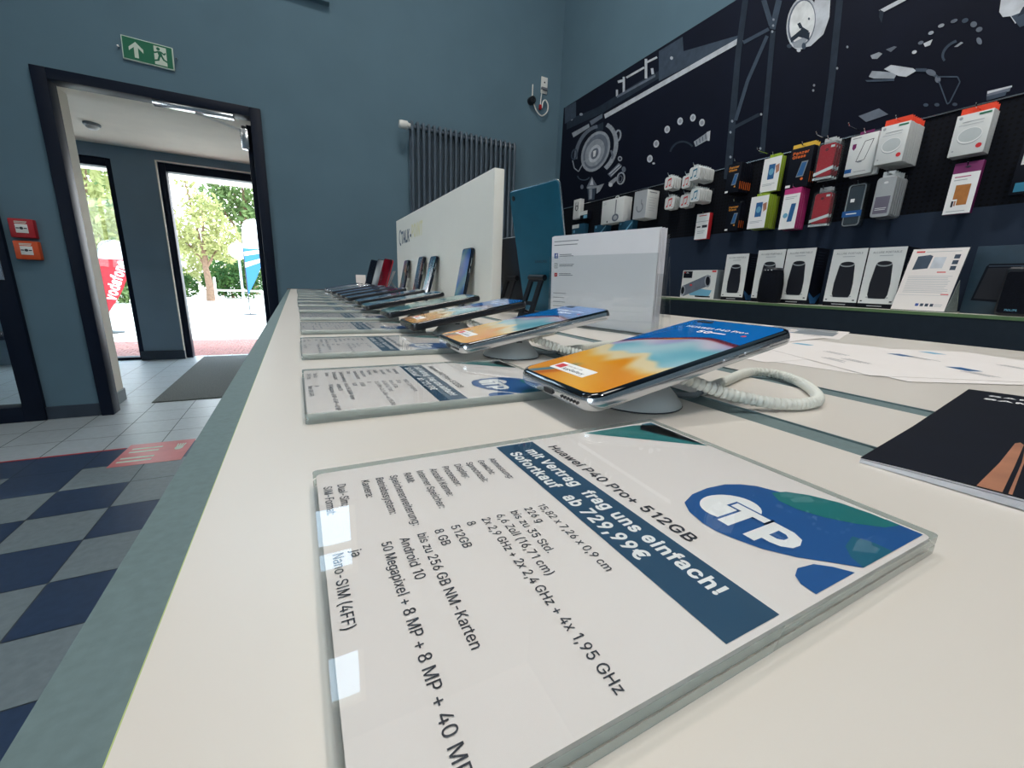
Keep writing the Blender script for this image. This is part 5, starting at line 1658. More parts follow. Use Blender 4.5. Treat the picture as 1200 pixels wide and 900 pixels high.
# perforated board with holes as a procedural pattern
mp_ = M['peg']
nt = mp_.node_tree
b_ = nt.nodes['Principled BSDF']
tc = nt.nodes.new('ShaderNodeTexCoord')
sx = nt.nodes.new('ShaderNodeSeparateXYZ')
nt.links.new(tc.outputs['Object'], sx.inputs[0])
pr_ = []
for ax in ('Y', 'Z'):
    mu = nt.nodes.new('ShaderNodeMath')
    mu.operation = 'MULTIPLY'
    mu.inputs[1].default_value = 2 * PI / .019
    si = nt.nodes.new('ShaderNodeMath')
    si.operation = 'SINE'
    nt.links.new(sx.outputs[ax], mu.inputs[0])
    nt.links.new(mu.outputs[0], si.inputs[0])
    pr_.append(si)
ad = nt.nodes.new('ShaderNodeMath')
ad.operation = 'ADD'
nt.links.new(pr_[0].outputs[0], ad.inputs[0])
nt.links.new(pr_[1].outputs[0], ad.inputs[1])
gt = nt.nodes.new('ShaderNodeMath')
gt.operation = 'GREATER_THAN'
gt.inputs[1].default_value = 1.1
nt.links.new(ad.outputs[0], gt.inputs[0])
mxn = nt.nodes.new('ShaderNodeMix')
mxn.data_type = 'RGBA'
mxn.inputs[6].default_value = lin((12, 16, 26))
mxn.inputs[7].default_value = lin((3, 5, 9))
nt.links.new(gt.outputs[0], mxn.inputs[0])
nt.links.new(mxn.outputs[2], b_.inputs['Base Color'])
ZP0, ZP1 = 1.347, 1.713
pb = thing('perforated_board', 'black perforated hook board under the poster', 'pegboard', (0, 0, 0))
MB().box((PX + .004, -1.2, ZP0), (XR - .025, YL, ZP1 - .004)).build('board', M['peg'], pb)
MB().box((PX - .002, -1.2, ZP1 - .004), (PX + .02, YL, ZP1 + .001)).build('top_rail', M['silver'], pb)
bp = thing('back_panel', 'plain dark blue panel between hook board and shelf', 'panel', (0, 0, 0))
MB().box((PX, -1.2, .965), (XR - .025, YL, ZP0), bev=.001).build('panel', M['pegback'], bp)
SZ = .962
SX = 1.965
sh = thing('wall_shelf', 'long pale shelf with green front edge and dark apron along the right wall', 'shelf', (0, 0, 0))
MB().box((SX + .0015, -1.2, SZ - .011), (PX, YL, SZ)).build('shelf_board', M['shelf'], sh)
MB().box((SX, -1.2, SZ - .0115), (SX + .0015, YL, SZ - .0005)).build('green_edge', M['shelfgreen'], sh)
MB().box((SX + .002, -1.2, .06), (XR - .025, YL, SZ - .0115)).box((SX + .06, -1.2, 0), (XR - .025, YL, .06)).build('apron', M['apron'], sh)


# ------------------------------------------------------------------ goods: packs face -X (local x = right, y = depth, z = up)
def rect(q, X):
    (a, b, c, d) = [at_x(px, py, X) for px, py in q]      # TL TR BR BL
    yl, yr = (a.y + d.y) / 2, (b.y + c.y) / 2
    z1, z0 = (a.z + b.z) / 2, (c.z + d.z) / 2
    return yl, yr, z0, z1


def place(name, label, cat, q, X, group=None, z0=None):
    yl, yr, za, zb = rect(q, X)
    if z0 is not None:
        za = z0
    t = thing(name, label, cat, (X, (yl + yr) / 2, za), -PI / 2, group)
    return t, yl - yr, zb - za


def pf(w_):
    return MB().frame((-w_ / 2, -.0006, 0), (1, 0, 0), (0, 0, 1))


def up(mb, d=.0002):
    mb.O.y -= d
    return mb


def hook(label, y, z, x0):
    t = thing('peg_hook', label, 'hook', (PX + .004, y, z), -PI / 2, 'hooks on the perforated board')
    ln = PX + .004 - x0
    MB().tube(smooth_path([(0, 0, 0), (0, -ln * .5, 0), (0, -ln * .92, .001), (0, -ln, .006), (0, -ln - .004, .014)], .02), .0022, 6).build('prong', M['chrome'], t)
    MB().box((-.012, -.003, -.02), (.012, 0, .012), bev=.001).build('mount_plate', M['black'], t)


def euro_tab(w_, h0, h1, y=0.0, th=.0012, tw=.8, cut=.03):
    """hang tab with a slot: frame of four bars"""
    mb = MB()
    a = w_ * tw / 2
    s0, s1 = h0 + (h1 - h0) * .38, h0 + (h1 - h0) * .62
    c = min(cut, a * 1.2) / 2
    mb.box((-a, y, h0), (a, y + th, s0)).box((-a, y, s1), (a, y + th, h1)).box((-a, y, s0), (-c, y + th, s1)).box((c, y, s0), (a, y + th, s1))
    return mb


def stack(root, n, dx, group, label):
    for k in range(1, n):
        l = root.location.copy()
        dup(root, (l.x + dx * k, l.y + .0008 * math.sin(k * 3.1), l.z + .0010 * math.sin(k * 1.9)), label, group)


# wireless chargers with orange tabs
for lab, q, X, n, grp, hl_, back in (
        ('front white charger pack with orange tab on the fuller hook stack', [(1034, 148.5), (1065, 142), (1058.5, 190), (1023.5, 192.5)], 2.155, 7, 'charger packs on the fuller hook', 'hook carrying the fuller stack of orange tabbed chargers', 'white charger pack with orange tab behind the front one of the fuller stack'),
        ('front white charger pack with orange tab, above the purple pack', [(1119.5, 136), (1162, 128.5), (1155, 178.5), (1113, 183)], 2.215, 3, 'charger packs above the purple pack', 'hook carrying the chargers above the purple pack', 'white charger pack with orange tab behind the front one above the purple pack')):
    t, w_, h = place('charger_pack', lab, 'charger pack', q, X, grp)
    d = .0165
    MB().box((-w_ / 2, 0, 0), (w_ / 2, d, h), bev=.0012).build('carton', M['packwhite'], t)
    tabm = euro_tab(w_, h, h + .024, d - .003, tw=.92).box((-w_ * .46, d - .003, h - .002), (w_ * .46, d - .0015, h + .003))
    tabm.build('hang_tab', M['orange'], t)
    mb = pf(w_)
    mb.c2(w_ * .50, h * .45, w_ * .345, h * .20, 0, 28)
    up(mb).c2(w_ * .50, h * .465, w_ * .345, h * .19, 1, 28)
    up(mb).c2(w_ * .50, h * .475, w_ * .32, h * .165, 2, 28)
    up(mb).c2(w_ * .83, h * .18, w_ * .085, None, 3, 18)
    mb.t2('10W', w_ * .83, h * .165, w_ * .06, 1, .03, center=True) if False else None
    mb.r2(w_ * .62, h * .92, w_ * .95, h * .96, 4)
    mb.lines(w_ * .2, h * .80, w_ * .8, 1, .004, h * .015, 0, .1).lines(w_ * .12, h * .73, w_ * .8, 1, .004, h * .012, 0, .1)
    mb.c2(w_ * .13, h * .92, w_ * .055, None, 0, 14)
    mb.c2(w_ * .12, h * .13, w_ * .03, None, 0, 10)
    mb.build('front_print', [M['inklight'], M['pwhite'], M['greyplastic'], M['redprint'], M['green']], t, smooth=False)
    hook(hl_, t.location.y, t.location.z + h + .014, X - .012)
    stack(t, n, .0178, grp, back)

# purple leather case pack
t, w_, h = place('case_pack', 'purple hang pack with tan leather window', 'phone case pack', [(1119, 191), (1152, 188.5), (1137.5, 250), (1105, 251)], 2.235)
MB().box((-w_ / 2, 0, 0), (w_ / 2, .020, h), bev=.001).build('carton', M['purple'], t)
mb = pf(w_)
mb.r2(0.0006, .0006, w_ - .0006, h * .80, 0)
up(mb).r2(w_ * .25, h * .17, w_ * .78, h * .57, 1)
up(mb).r2(w_ * .20, h * .12, w_ * .42, h * .29, 0)
up(mb).r2(w_ * .23, h * .14, w_ * .31, h * .26, 3).r2(w_ * .33, h * .16, w_ * .39, h * .26, 4)
mb.lines(w_ * .12, h * .72, w_ * .7, 1, .005, h * .018, 2, .1).lines(w_ * .12, h * .66, w_ * .6, 1, .005, h * .014, 5, .1).lines(w_ * .12, h * .05, w_ * .8, 1, .005, h * .012, 5, .1)
mb.p2([(w_ * .38, h * .91), (w_ * .5, h * .94), (w_ * .62, h * .91), (w_ * .5, h * .885)], 3)
mb.build('front_print', [M['pwhite'], M['leather'], M['pink'], M['ink'], M['skin'], M['inklight']], t, smooth=False)
hook('hook carrying the purple pack', t.location.y, t.location.z + h * .912, 2.225)

# frosted silver case stack
t, w_, h = place('case_pack', 'front frosted silver phone case pack below the fuller charger stack', 'phone case pack', [(1029, 208.5), (1050.5, 206), (1041.5, 256.5), (1019, 252.5)], 2.165, 'frosted silver case packs')
MB().loft([[(x, y, z + h / 2) for x, z in rr(w_, h, .012, 5, i)] for i, y in ((.002, 0), (0, .002), (0, .0150), (.001, .0165))]).build('blister', M['frost'], t)
euro_tab(w_, h - .002, h + .022, .008, tw=.62, cut=.02).build('hang_tab', M['greyplastic'], t)
mb = pf(w_).r2(w_ * .12, h * .09, w_ * .88, h * .52, 0)
up(mb).lines(w_ * .2, h * .22, w_ * .8, 2, h * .04, h * .016, 1, .1)
mb.c2(w_ * .5, h * .86, w_ * .12, h * .03, 1, 12)
mb.build('insert_card', [mat('mauve grey card', (104, 100, 116), .5, noise=.05), M['packwhite']], t, smooth=False)
hook('hook carrying the frosted silver case stack', t.location.y, t.location.z + h + .011, 2.155)
stack(t, 5, .0195, 'frosted silver case packs', 'frosted silver phone case pack behind the front one of its stack')

# white screen protector pack and the brown pack behind it
t, w_, h = place('protector_pack', 'white screen protector pack with drawn phone outline beside the orange tabs', 'screen protector pack', [(998, 160), (1029.5, 154.5), (1021, 203), (988.6, 206.6)], 2.20)
MB().box((-w_ / 2, 0, 0), (w_ / 2, .016, h), bev=.001).build('carton', M['packwhite'], t)
euro_tab(w_, h - .002, h + .016, .013, tw=.5, cut=.02).build('hang_tab', M['purple'], t)
mb = pf(w_)
for a, b in (((.56, .82), (.86, .84)), ((.86, .84), (.66, .36)), ((.66, .36), (.36, .34)), ((.36, .34), (.56, .82))):
    mb.seg2((a[0] * w_, a[1] * h), (b[0] * w_, b[1] * h), .0022, 0)
up(mb).c2(w_ * .5, h * .33, w_ * .10, h * .02, 1, 12)
mb.p2([(w_ * .12, h * .80), (w_ * .26, h * .80), (w_ * .26, h * .70), (w_ * .19, h * .64), (w_ * .12, h * .70)], 2)
mb.r2(0.001, h * .08, w_ * .26, h * .18, 3)
mb.lines(w_ * .08, h * .93, w_ * .4, 1, .005, h * .015, 1, .1).lines(w_ * .35, h * .08, w_ * .8, 1, .005, h * .012, 1, .1)
mb.build('front_print', [M['ink'], M['inkgrey'], M['purple'], M['bandblue']], t, smooth=False)
hook('hook carrying the white screen protector pack', t.location.y, t.location.z + h + .006, 2.185)
dup(t, (2.222, t.location.y - .012, t.location.z - .004), 'white screen protector pack half hidden behind the front one')

# red phone cases in clear blister, two hooks
for lab, q, X, n, grp, hl_, back in (
        ('front deep red phone case pack on the upper hook', [(962, 168), (982.5, 164), (973, 209), (949.5, 211.5)], 2.195, 3, 'red case packs on the upper hook', 'hook carrying the upper red phone cases', 'deep red phone case pack behind the front one on the upper hook'),
        ('front deep red phone case pack on the lower hook', [(954, 226), (975, 223), (970, 264), (946.5, 266)], 2.225, 2, 'red case packs on the lower hook', 'hook carrying the lower red phone cases', 'deep red phone case pack behind the front one on the lower hook')):
    t, w_, h = place('case_pack', lab, 'phone case pack', q, X, grp)
    MB().loft([[(x, y, z + h / 2) for x, z in rr(w_, h, .006, 4, i)] for i, y in ((.001, 0), (0, .001), (0, .0170), (.0006, .0178))]).build('blister', M['blister'], t)
    MB().loft([[(x, y, z + h * .52) for x, z in rr(w_ * .84, h * .88, .010, 4, i)] for i, y in ((.002, .003), (0, .005), (0, .011), (.002, .0125))]).build('phone_case', M['casered'], t)
    euro_tab(w_, h - .002, h + .020, .014, tw=.6, cut=.024).build('hang_tab', M['greyplastic'], t)
    mb = pf(w_)
    mb.O.y = .0016
    mb.p2([(0, h * .20), (w_, h * .34), (w_, h * .25), (0, h * .11)], 0).r2(0, 0, w_, h * .06, 0)
    up(mb).r2(w_ * .68, h * .84, w_ * .88, h * .90, 0)
    mb.c2(w_ * .5, h * .80, w_ * .09, h * .04, 1, 14)
    mb.lines(w_ * .1, h * .025, w_ * .9, 1, .004, h * .014, 2, .2)
    mb.build('label_band', [M['pwhite'], mat('dark red emblem', (110, 16, 32), .5), M['inkgrey']], t, smooth=False)
    hook(hl_, t.location.y, t.location.z + h + .010, X - .012)
    stack(t, n, .0215, grp, back)

# navy case with blue band
t, w_, h = place('case_pack', 'navy phone case in clear pack with blue band', 'phone case pack', [(991.5, 216.5), (1014, 214), (1009, 264), (987.6, 266.5)], 2.222)
MB().loft([[(x, y, z + h / 2) for x, z in rr(w_, h, .010, 4, i)] for i, y in ((.003, 0), (0, .003), (0, .030), (.001, .032))]).build('blister', M['blister'], t)
MB().loft([[(x, y, z + h * .5) for x, z in rr(w_ * .80, h * .88, .010, 4, i)] for i, y in ((.002, .005), (0, .007), (0, .017), (.002, .019))]).build('phone_case', M['casenavy'], t)
mb = MB()
o = rr(w_ * .86, h * .94, .010, 5)
mb.tube([(x, .003, z + h * .5) for x, z in o] + [(o[0][0], .003, o[0][1] + h * .5)], .0022, 6)
mb.build('clear_bumper', M['frost'], t)
mb = pf(w_).r2(-w_ * .03, h * .23, w_ * 1.0, h * .37, 0)
up(mb).lines(w_ * .18, h * .29, w_ * .75, 1, .004, h * .022, 1, .1)
mb.r2(w_ * .28, h * .57, w_ * .50, h * .65, 1)
mb.build('label_band', [M['bandblue'], M['pwhite']], t, smooth=False)
hook('hook carrying the navy phone case', t.location.y, t.location.z + h - .004, 2.215)


# black glass protector packs
def glass_pack(lab, q, X, n, dx, grp, back, colr, tab=None):
    t, w_, h = place('protector_pack', lab, 'screen protector pack', q, X, grp)
    MB().box((-w_ / 2, 0, 0), (w_ / 2, .013, h), bev=.0008).build('carton', M['packblack'], t)
    mb = pf(w_)
    mb.t2('Panzer', w_ * .12, h * .84, h * .10, 0, .02, width=w_ * .70)
    mb.t2('Glass', w_ * .12, h * .745, h * .10, 0, .02, width=w_ * .58)
    mb.p2([(w_ * .42, h * .26), (w_ * .74, h * .26), (w_ * .86, h * .64), (w_ * .58, h * .64)], 1)
    up(mb).p2([(w_ * .46, h * .29), (w_ * .71, h * .29), (w_ * .81, h * .61), (w_ * .60, h * .61)], 2)
    mb.r2(w_ * .02, h * .02, w_ * .24, h * .085, 3)
    mb.c2(w_ * .70, h * .20, w_ * .06, None, 0, 10)
    mb.build('front_print', [M[colr], M['midgrey'], M['phoneblue'], M['pwhite']], t, smooth=False)
    if tab:
        euro_tab(w_, h - .001, h + .02, .010, tw=.98, cut=.024).build('hang_tab', M[tab], t)
    sd_ = MB().frame((w_ / 2 + .0006, 0, 0), (0, 1, 0), (0, 0, 1)).r2(.003, h * .10, .010, h * .36, 0)
    sd_.build('side_print', M['orangeprint'], t, smooth=False)
    stack(t, n, dx, grp, back)
    hook('hook carrying the ' + lab.replace('front ', ''), t.location.y, t.location.z + h + .008, X - .01)


glass_pack('front black protector pack with amber lettering on the upper left hook', [(854, 192.5), (870.5, 190.5), (864, 225), (849, 227)], 2.185, 6, .017, 'black protector packs on the upper left hook', 'black protector pack behind the front one on the upper left hook', 'amber')
glass_pack('front black protector pack on the lower hook, below the amber lettered stack', [(853, 240), (868.5, 237), (864, 270), (849, 271)], 2.235, 3, .017, 'black protector packs on the lower hook', 'black protector pack behind the front one on the lower hook', 'amber')
glass_pack('black protector pack with yellow tab left of the upper red cases', [(929, 174), (957, 170), (943, 219), (918.5, 221)], 2.215, 3, .017, 'protector packs with yellow tab', 'black protector pack behind the yellow tabbed front one', 'orangeprint', 'yellow')


# white phone packs with coloured sides
def phone_pack(lab, q, X, n, dx, grp, back, sidem, tabh):
    t, w_, h = place('case_pack', lab, 'phone case pack', q, X, grp)
    MB().box((-w_ / 2, 0, 0), (w_ / 2, .017, h), bev=.0008).build('carton', M[sidem], t)
    euro_tab(w_, h - .001, h + tabh, .014, tw=.6, cut=.02).build('hang_tab', M[sidem], t)
    mb = pf(w_).r2(.0006, .0006, w_ - .0006, h - .0006 if sidem == 'lime' else h * .86, 0)
    up(mb).r2(w_ * .34, h * .36, w_ * .70, h * .80, 1) if sidem == 'lime' else up(mb).p2([(w_ * .44, h * .18), (w_ * .74, h * .18), (w_ * .84, h * .62), (w_ * .56, h * .62)], 1)
    up(mb)
    if sidem == 'lime':
        mb.c2(w_ * .52, h * .58, w_ * .13, h * .10, 2, 14).p2([(w_ * .80, h * .5), (w_ * .95, h * .56), (w_ * .92, h * .78), (w_ * .72, h * .74)], 4)
    else:
        mb.c2(w_ * .30, h * .34, w_ * .15, None, 2, 16)
    mb.lines(w_ * .12, h * .22 if sidem == 'lime' else h * .78, w_ * .85, 2, h * .04, h * .014, 3, .3)
    mb.build('front_print', [M['pwhite'], M['phoneblue'], M['skyprint'], M['inklight'], M['skin']], t, smooth=False)
    hook('hook carrying the ' + lab.replace('front ', ''), t.location.y, t.location.z + h + tabh * .5, X - .01)
    stack(t, n, dx, grp, back)


phone_pack('white phone case pack with lime sides on the upper hook', [(896, 186), (917, 182.5), (910, 223), (890, 226)], 2.235, 2, .019, 'lime sided packs on the upper hook', 'lime sided pack behind the upper white front', 'lime', .018)
phone_pack('front white phone case pack with lime sides on the lower hook', [(882, 231), (902, 228), (895.5, 267), (874, 268.6)], 2.200, 5, .0185, 'lime sided packs on the lower hook', 'lime sided pack behind the lower white front', 'lime', .014)
phone_pack('front white phone case pack with magenta sides', [(923.5, 221), (941, 219), (929.5, 268.5), (909, 268.8)], 2.205, 4, .0185, 'magenta sided packs', 'magenta sided pack behind its white front', 'pink', .008)

# small white pack with red side
t, w_, h = place('adapter_pack', 'small white pack with red side hanging low left of the black packs', 'accessory pack', [(818, 251), (832, 249), (828, 279.5), (812.5, 281)], 2.245)
MB().box((-w_ / 2, 0, 0), (w_ / 2, .030, h), bev=.0008).build('carton', M['redprint'], t)
mb = pf(w_).r2(.0005, .0005, w_ - .0005, h - .0005, 0)
up(mb).lines(w_ * .2, h * .90, w_ * .8, 1, .004, h * .03, 1, .1).r2(w_ * .02, h * .68, w_ * .98, h * .70, 3).r2(w_ * .10, h * .46, w_ * .40, h * .51, 2).r2(w_ * .52, h * .44, w_ * .92, h * .54, 2)
mb.lines(w_ * .2, h * .30, w_ * .8, 2, h * .07, h * .02, 3, .2)
mb.build('front_print', [M['pwhite'], M['redprint'], M['ink'], M['inklight']], t, smooth=False)
hook('hook carrying the small red sided pack', t.location.y, t.location.z + h - .006, 2.24)


# earphone cases printed with music notes
def note_stack(lab, q, X, n, dx, grp, back, col_):
    t, w_, h = place('earphone_case', lab, 'earphone case', q, X, grp)
    MB().loft([[(x, y, z + h / 2) for x, z in rr(w_, h, w_ * .2, 5, i)] for i, y in ((.003, 0), (.0005, .002), (0, .006), (.0005, .014), (.003, .0160))]).build('case', M['packwhite'], t)
    euro_tab(w_, h - .002, h + .012, .007, tw=.4, cut=.012).build('hang_loop', M['greyplastic'], t)
    mb = pf(w_)
    for k, (a, b) in enumerate(((.28, .62), (.62, .68))):
        mb.c2(w_ * a, h * (.24 + .05 * k), w_ * .10, h * .07, 0, 12, rot=.4)
        mb.seg2((w_ * (a + .08), h * (.26 + .05 * k)), (w_ * (a + .12), h * (.74 + .05 * k)), w_ * .05, 0)
    mb.seg2((w_ * .38, h * .72), (w_ * .76, h * .80), h * .11, 0)
    mb.r2(w_ * .78, h * .14, w_ * .86, h * .20, 0)
    mb.build('note_print', M[col_], t, smooth=False)
    hook('hook carrying the ' + lab.replace('front ', ''), t.location.y, t.location.z + h + .006, X - .015)
    stack(t, n, dx, grp, back)


def zq(x0, y0, x1, y1):
    """corner list from the 900 px enlargement of the earphone hooks"""
    f = lambda x, y: (770 + x * 80 / 900, 180 + y * 80 / 900)
    s = (y1 - y0) * .08
    return [f(x0 + 6, y0 + 16), f(x1 + 6, y0), f(x1 - 6, y1 - 14), f(x0 - 6, y1)]


note_stack('front earphone case with red note, upper left hook', zq(98, 296, 214, 478), 2.20, 4, .0185, 'red note cases on the upper left hook', 'earphone case behind the red note front, upper left hook', 'redprint')
note_stack('front earphone case with red note, upper hook beside the teal notes', zq(326, 280, 440, 462), 2.19, 4, .0185, 'red note cases on the upper inner hook', 'earphone case behind the red note front, upper inner hook', 'redprint')
note_stack('front earphone case with teal note on the upper hook', zq(420, 165, 560, 360), 2.135, 7, .0185, 'teal note cases on the upper hook', 'earphone case behind the teal note front, upper hook', 'tealprint')
note_stack('front earphone case with red note, lower left hook', zq(100, 556, 225, 740), 2.225, 3, .0185, 'red note cases on the lower left hook', 'earphone case behind the red note front, lower left hook', 'redprint')
note_stack('front earphone case with red note, lower hook beside the teal notes', zq(300, 530, 430, 716), 2.205, 3, .0185, 'red note cases on the lower inner hook', 'earphone case behind the red note front, lower inner hook', 'redprint')
note_stack('front earphone case with teal note on the lower hook', zq(436, 450, 560, 645), 2.150, 6, .0185, 'teal note cases on the lower hook', 'earphone case behind the teal note front, lower hook', 'tealprint')

# headphone cartons at the far end of the board
f2 = lambda x, y: (660 + x / 10, 200 + y / 10)
t, w_, h = place('headphone_carton', 'pale headphone carton with handle and printed headphones', 'headphone carton', [f2(462, 342), f2(722, 312), f2(695, 595), f2(440, 632)], 2.17)
MB().box((-w_ / 2, 0, 0), (w_ / 2, .075, h), bev=.0015).build('carton', M['packwhite'], t)
MB().tube([(-.018, .0375, h - .002), (-.018, .0375, h + .016), (-.010, .0375, h + .022), (.010, .0375, h + .022), (.018, .0375, h + .016), (.018, .0375, h - .002)], .0035, 6).build('handle', M['greyplastic'], t)
mb = pf(w_)
mb.r2(w_ * .62, h * .30, w_ * .67, h * .93, 0)
mb.c2(w_ * .66, h * .20, w_ * .15, h * .155, 1, 20)
up(mb).c2(w_ * .66, h * .20, w_ * .085, h * .09, 2, 16)
mb.c2(w_ * .3, h * .08, w_ * .03, None, 3, 10)
mb.lines(w_ * .06, h * .88, w_ * .22, 2, h * .06, h * .015, 2, .2)
mb.build('front_print', [M['inkgrey'], M['g2'], M['inklight'], M['ink']], t, smooth=False)
ca1 = t
t, w_, h = place('headphone_carton', 'grey fronted carton with white side hanging near the earphone cases', 'headphone carton', [f2(838, 262), f2(990, 205), f2(960, 560), f2(815, 560)], 2.16)
MB().box((-w_ / 2, 0, 0), (w_ / 2, .11, h), bev=.0015).build('carton', M['packwhite'], t)
mb = pf(w_).r2(.001, .001, w_ - .001, h - .001, 0)
up(mb).arc2(w_ * .5, h * .40, w_ * .20, w_ * .27, -200, 60, 1, 16)
mb.seg2((w_ * .62, h * .5), (w_ * .60, h * .68), w_ * .06, 1)
mb.build('front_print', [M['inklight'], M['inkgrey']], t, smooth=False)
mb = MB().frame((w_ / 2 + .0006, 0, 0), (0, 1, 0), (0, 0, 1)).lines(.02, h * .90, .09, 1, .01, h * .03, 0, .1).lines(.02, h * .72, .09, 6, h * .09, h * .012, 1, .3)
mb.build('side_print', [M['inkgrey'], M['inklight']], t, smooth=False)
ca2 = t
t, w_, h = place('headphone_carton', 'small pale carton with earphone picture at the far end of the board', 'headphone carton', [f2(130, 342), f2(208, 328), f2(185, 560), f2(108, 572)], 2.24)
MB().box((-w_ / 2, 0, 0), (w_ / 2, .04, h), bev=.001).build('carton', M['packwhite'], t)
mb = pf(w_).arc2(w_ * .5, h * .55, w_ * .16, w_ * .24, -180, 180, 0, 14, sq=.8)
mb.seg2((w_ * .3, h * .5), (w_ * .36, h * .86), w_ * .07, 0).seg2((w_ * .7, h * .5), (w_ * .64, h * .86), w_ * .07, 0)
mb.build('front_print', [M['ink']], t, smooth=False)
ca3 = t
for i, (q, X, lab) in enumerate((([f2(198, 478), f2(285, 465), f2(280, 570), f2(200, 560)], 2.225, 'small two tone carton right of the far pale carton'),
                                 ([f2(105, 640), f2(240, 615), f2(235, 770), f2(100, 780)], 2.235, 'teal carton under the far pale carton'),
                                 ([f2(365, 640), f2(505, 625), f2(498, 780), f2(358, 790)], 2.20, 'dark teal carton under the headphone carton, left one'),
                                 ([f2(650, 600), f2(812, 575), f2(800, 760), f2(640, 780)], 2.19, 'dark teal carton with pale stripe under the grey fronted carton'))):
    t, w_, h = place('accessory_carton', lab, 'accessory carton', q, X, 'small cartons at the far end of the board')
    MB().box((-w_ / 2, 0, 0), (w_ / 2, .05, h), bev=.001).build('carton', M['paleteal'] if i else M['packblack'], t)
    mb = pf(w_)
    if i == 0:
        mb.r2(.001, h * .5, w_ - .001, h - .001, 0).r2(w_ * .5, h * .05, w_ - .001, h * .45, 1)
    elif i == 1:
        mb.r2(.001, h * .70, w_ * .6, h - .001, 0).c2(w_ * .2, h * .45, w_ * .08, None, 1, 10)
    else:
        mb.p2([(w_ * .40, h * .28), (w_ * .55, h * .28), (w_ * .98, h * .80), (w_ * .98, h * .92)], 1).c2(w_ * .15, h * .85, w_ * .07, None, 1, 10)
    mb.build('front_print', [M['packwhite'], M['skyprint']], t, smooth=False)
    hook('hook carrying the ' + lab, t.location.y, t.location.z + h - .008, X + .03)
    MB().box((-.012, .048, h - .02), (.012, .052, h + .006)).build('hang_tab', M['black'], t)
for t, nm, h0 in ((ca1, 'pale headphone carton', .0), (ca2, 'grey fronted carton', .0), (ca3, 'far pale carton', .0)):
    hook('shelf hook behind the ' + nm, t.location.y, t.location.z + .03, t.location.x + .045)
# dark pack at the right picture edge
t, w_, h = place('case_pack', 'dark carton with pale label at the right edge of the board', 'accessory pack', [(1193, 166), (1218, 161), (1212, 225), (1188, 229)], 2.23)
MB().box((-w_ / 2, 0, 0), (w_ / 2, .03, h), bev=.001).build('carton', M['packblack'], t)
mb = pf(w_).r2(w_ * .2, h * .55, w_ * .95, h * .95, 0).r2(w_ * .2, h * .05, w_ * .95, h * .22, 1)
mb.build('front_print', [M['packwhite'], M['tealprint']], t, smooth=False)
hook('hook carrying the dark carton at the right edge', t.location.y, t.location.z + h - .01, 2.235)
for q, (px, py) in enumerate(((962, 160), (1000, 150), (893, 178))):
    p = at_x(px, py, 2.20)
    hook(['empty hook above the upper red cases', 'empty hook above the white screen protector pack', 'empty hook above the upper lime sided pack'][q], p.y, p.z, 2.16)


# ------------------------------------------------------------------ goods on the shelf
def speaker_print(mb, w_, h, u0=.5, v0=.16, sw=.56, sh_=.62):
    a, b = w_ * sw / 2, h * sh_
    cu, cv = w_ * u0, h * v0
    pts = [(cu - a * .80, cv), (cu + a * .80, cv), (cu + a * .98, cv + b * .10), (cu + a, cv + b * .40), (cu + a * .80, cv + b * .88), (cu + a * .70, cv + b * .95),
           (cu - a * .70, cv + b * .95), (cu - a * .80, cv + b * .88), (cu - a, cv + b * .40), (cu - a * .98, cv + b * .10)]
    mb.c2(cu, cv + b * .03, a * 1.15, b * .04, 2, 16)
    up(mb).p2(pts, 0)
    up(mb).c2(cu, cv + b * .925, a * .76, b * .075, 1, 22)
    up(mb).c2(cu, cv + b * .94, a * .68, b * .055, 0, 22)


boxes = [
    ('speaker carton beside the tube speaker carton, leftmost of the upright ones', [(851, 298.5), (877, 296.5), (871.5, 350), (845.5, 349)], 2.11, 1.0),
    ('speaker carton behind the black loudspeaker', [(887.8, 293.5), (919, 292), (913.5, 352), (881, 351)], 2.085, 1.0),
    ('speaker carton right of the black loudspeaker', [(920.5, 292), (956, 290), (946.5, 354), (914, 353)], 2.075, 1.0),
    ('speaker carton left of the one tucked behind the info sheet', [(976, 292), (1016, 291), (1005.5, 356), (965.5, 354)], 2.085, 1.0),
    ('speaker carton partly tucked behind the info sheet', [(1017.5, 290.5), (1062, 288.6), (1050, 357), (1006.5, 356)], 2.085, 1.0),
]
for lab, q, X, dsc in boxes:
    t, w_, h = place('speaker_carton', lab, 'speaker carton', q, X, 'upright speaker cartons on the shelf', z0=SZ + .0002)
    d = .105
    MB().box((-w_ / 2, 0, 0), (w_ / 2, d, h), bev=.0012).build('carton', M['packblack'], t)
    mb = pf(w_).r2(.0006, h * .075, w_ - .0006, h - .0006, 3)
    speaker_print(up(mb), w_, h)
    mb.t2('ALLURE PORTABLE', w_ * .12, h * .905, h * .045, 4, .0, width=w_ * .76)
    mb.lines(w_ * .32, h * .86, w_ * .68, 1, .005, h * .012, 5, .1).lines(w_ * .06, h * .105, w_ * .12, 1, .005, h * .02, 0, .1).lines(w_ * .86, h * .105, w_ * .93, 1, .005, h * .02, 0, .1)
    mb.lines(w_ * .28, h * .03, w_ * .70, 1, .005, h * .014, 5, .1)
    mb.build('front_print', [M['speakerprint'], M['sheen'], M['inklight'], M['packwhite'], M['inkgrey'], M['inklight']], t, smooth=False)
    mb = MB().frame((w_ / 2 + .0006, 0, 0), (0, 1, 0), (0, 0, 1)).lines(.02, h * .92, .08, 6, h * .05, h * .010, 0, .2)
    mb.p2([(.005, h * .22), (.05, h * .12), (.10, h * .22), (.10, h * .16), (.07, h * .02), (.03, h * .02), (.005, h * .16)], 1)
    mb.build('side_print', [M['g0'], M['phoneblue']], t, smooth=False)

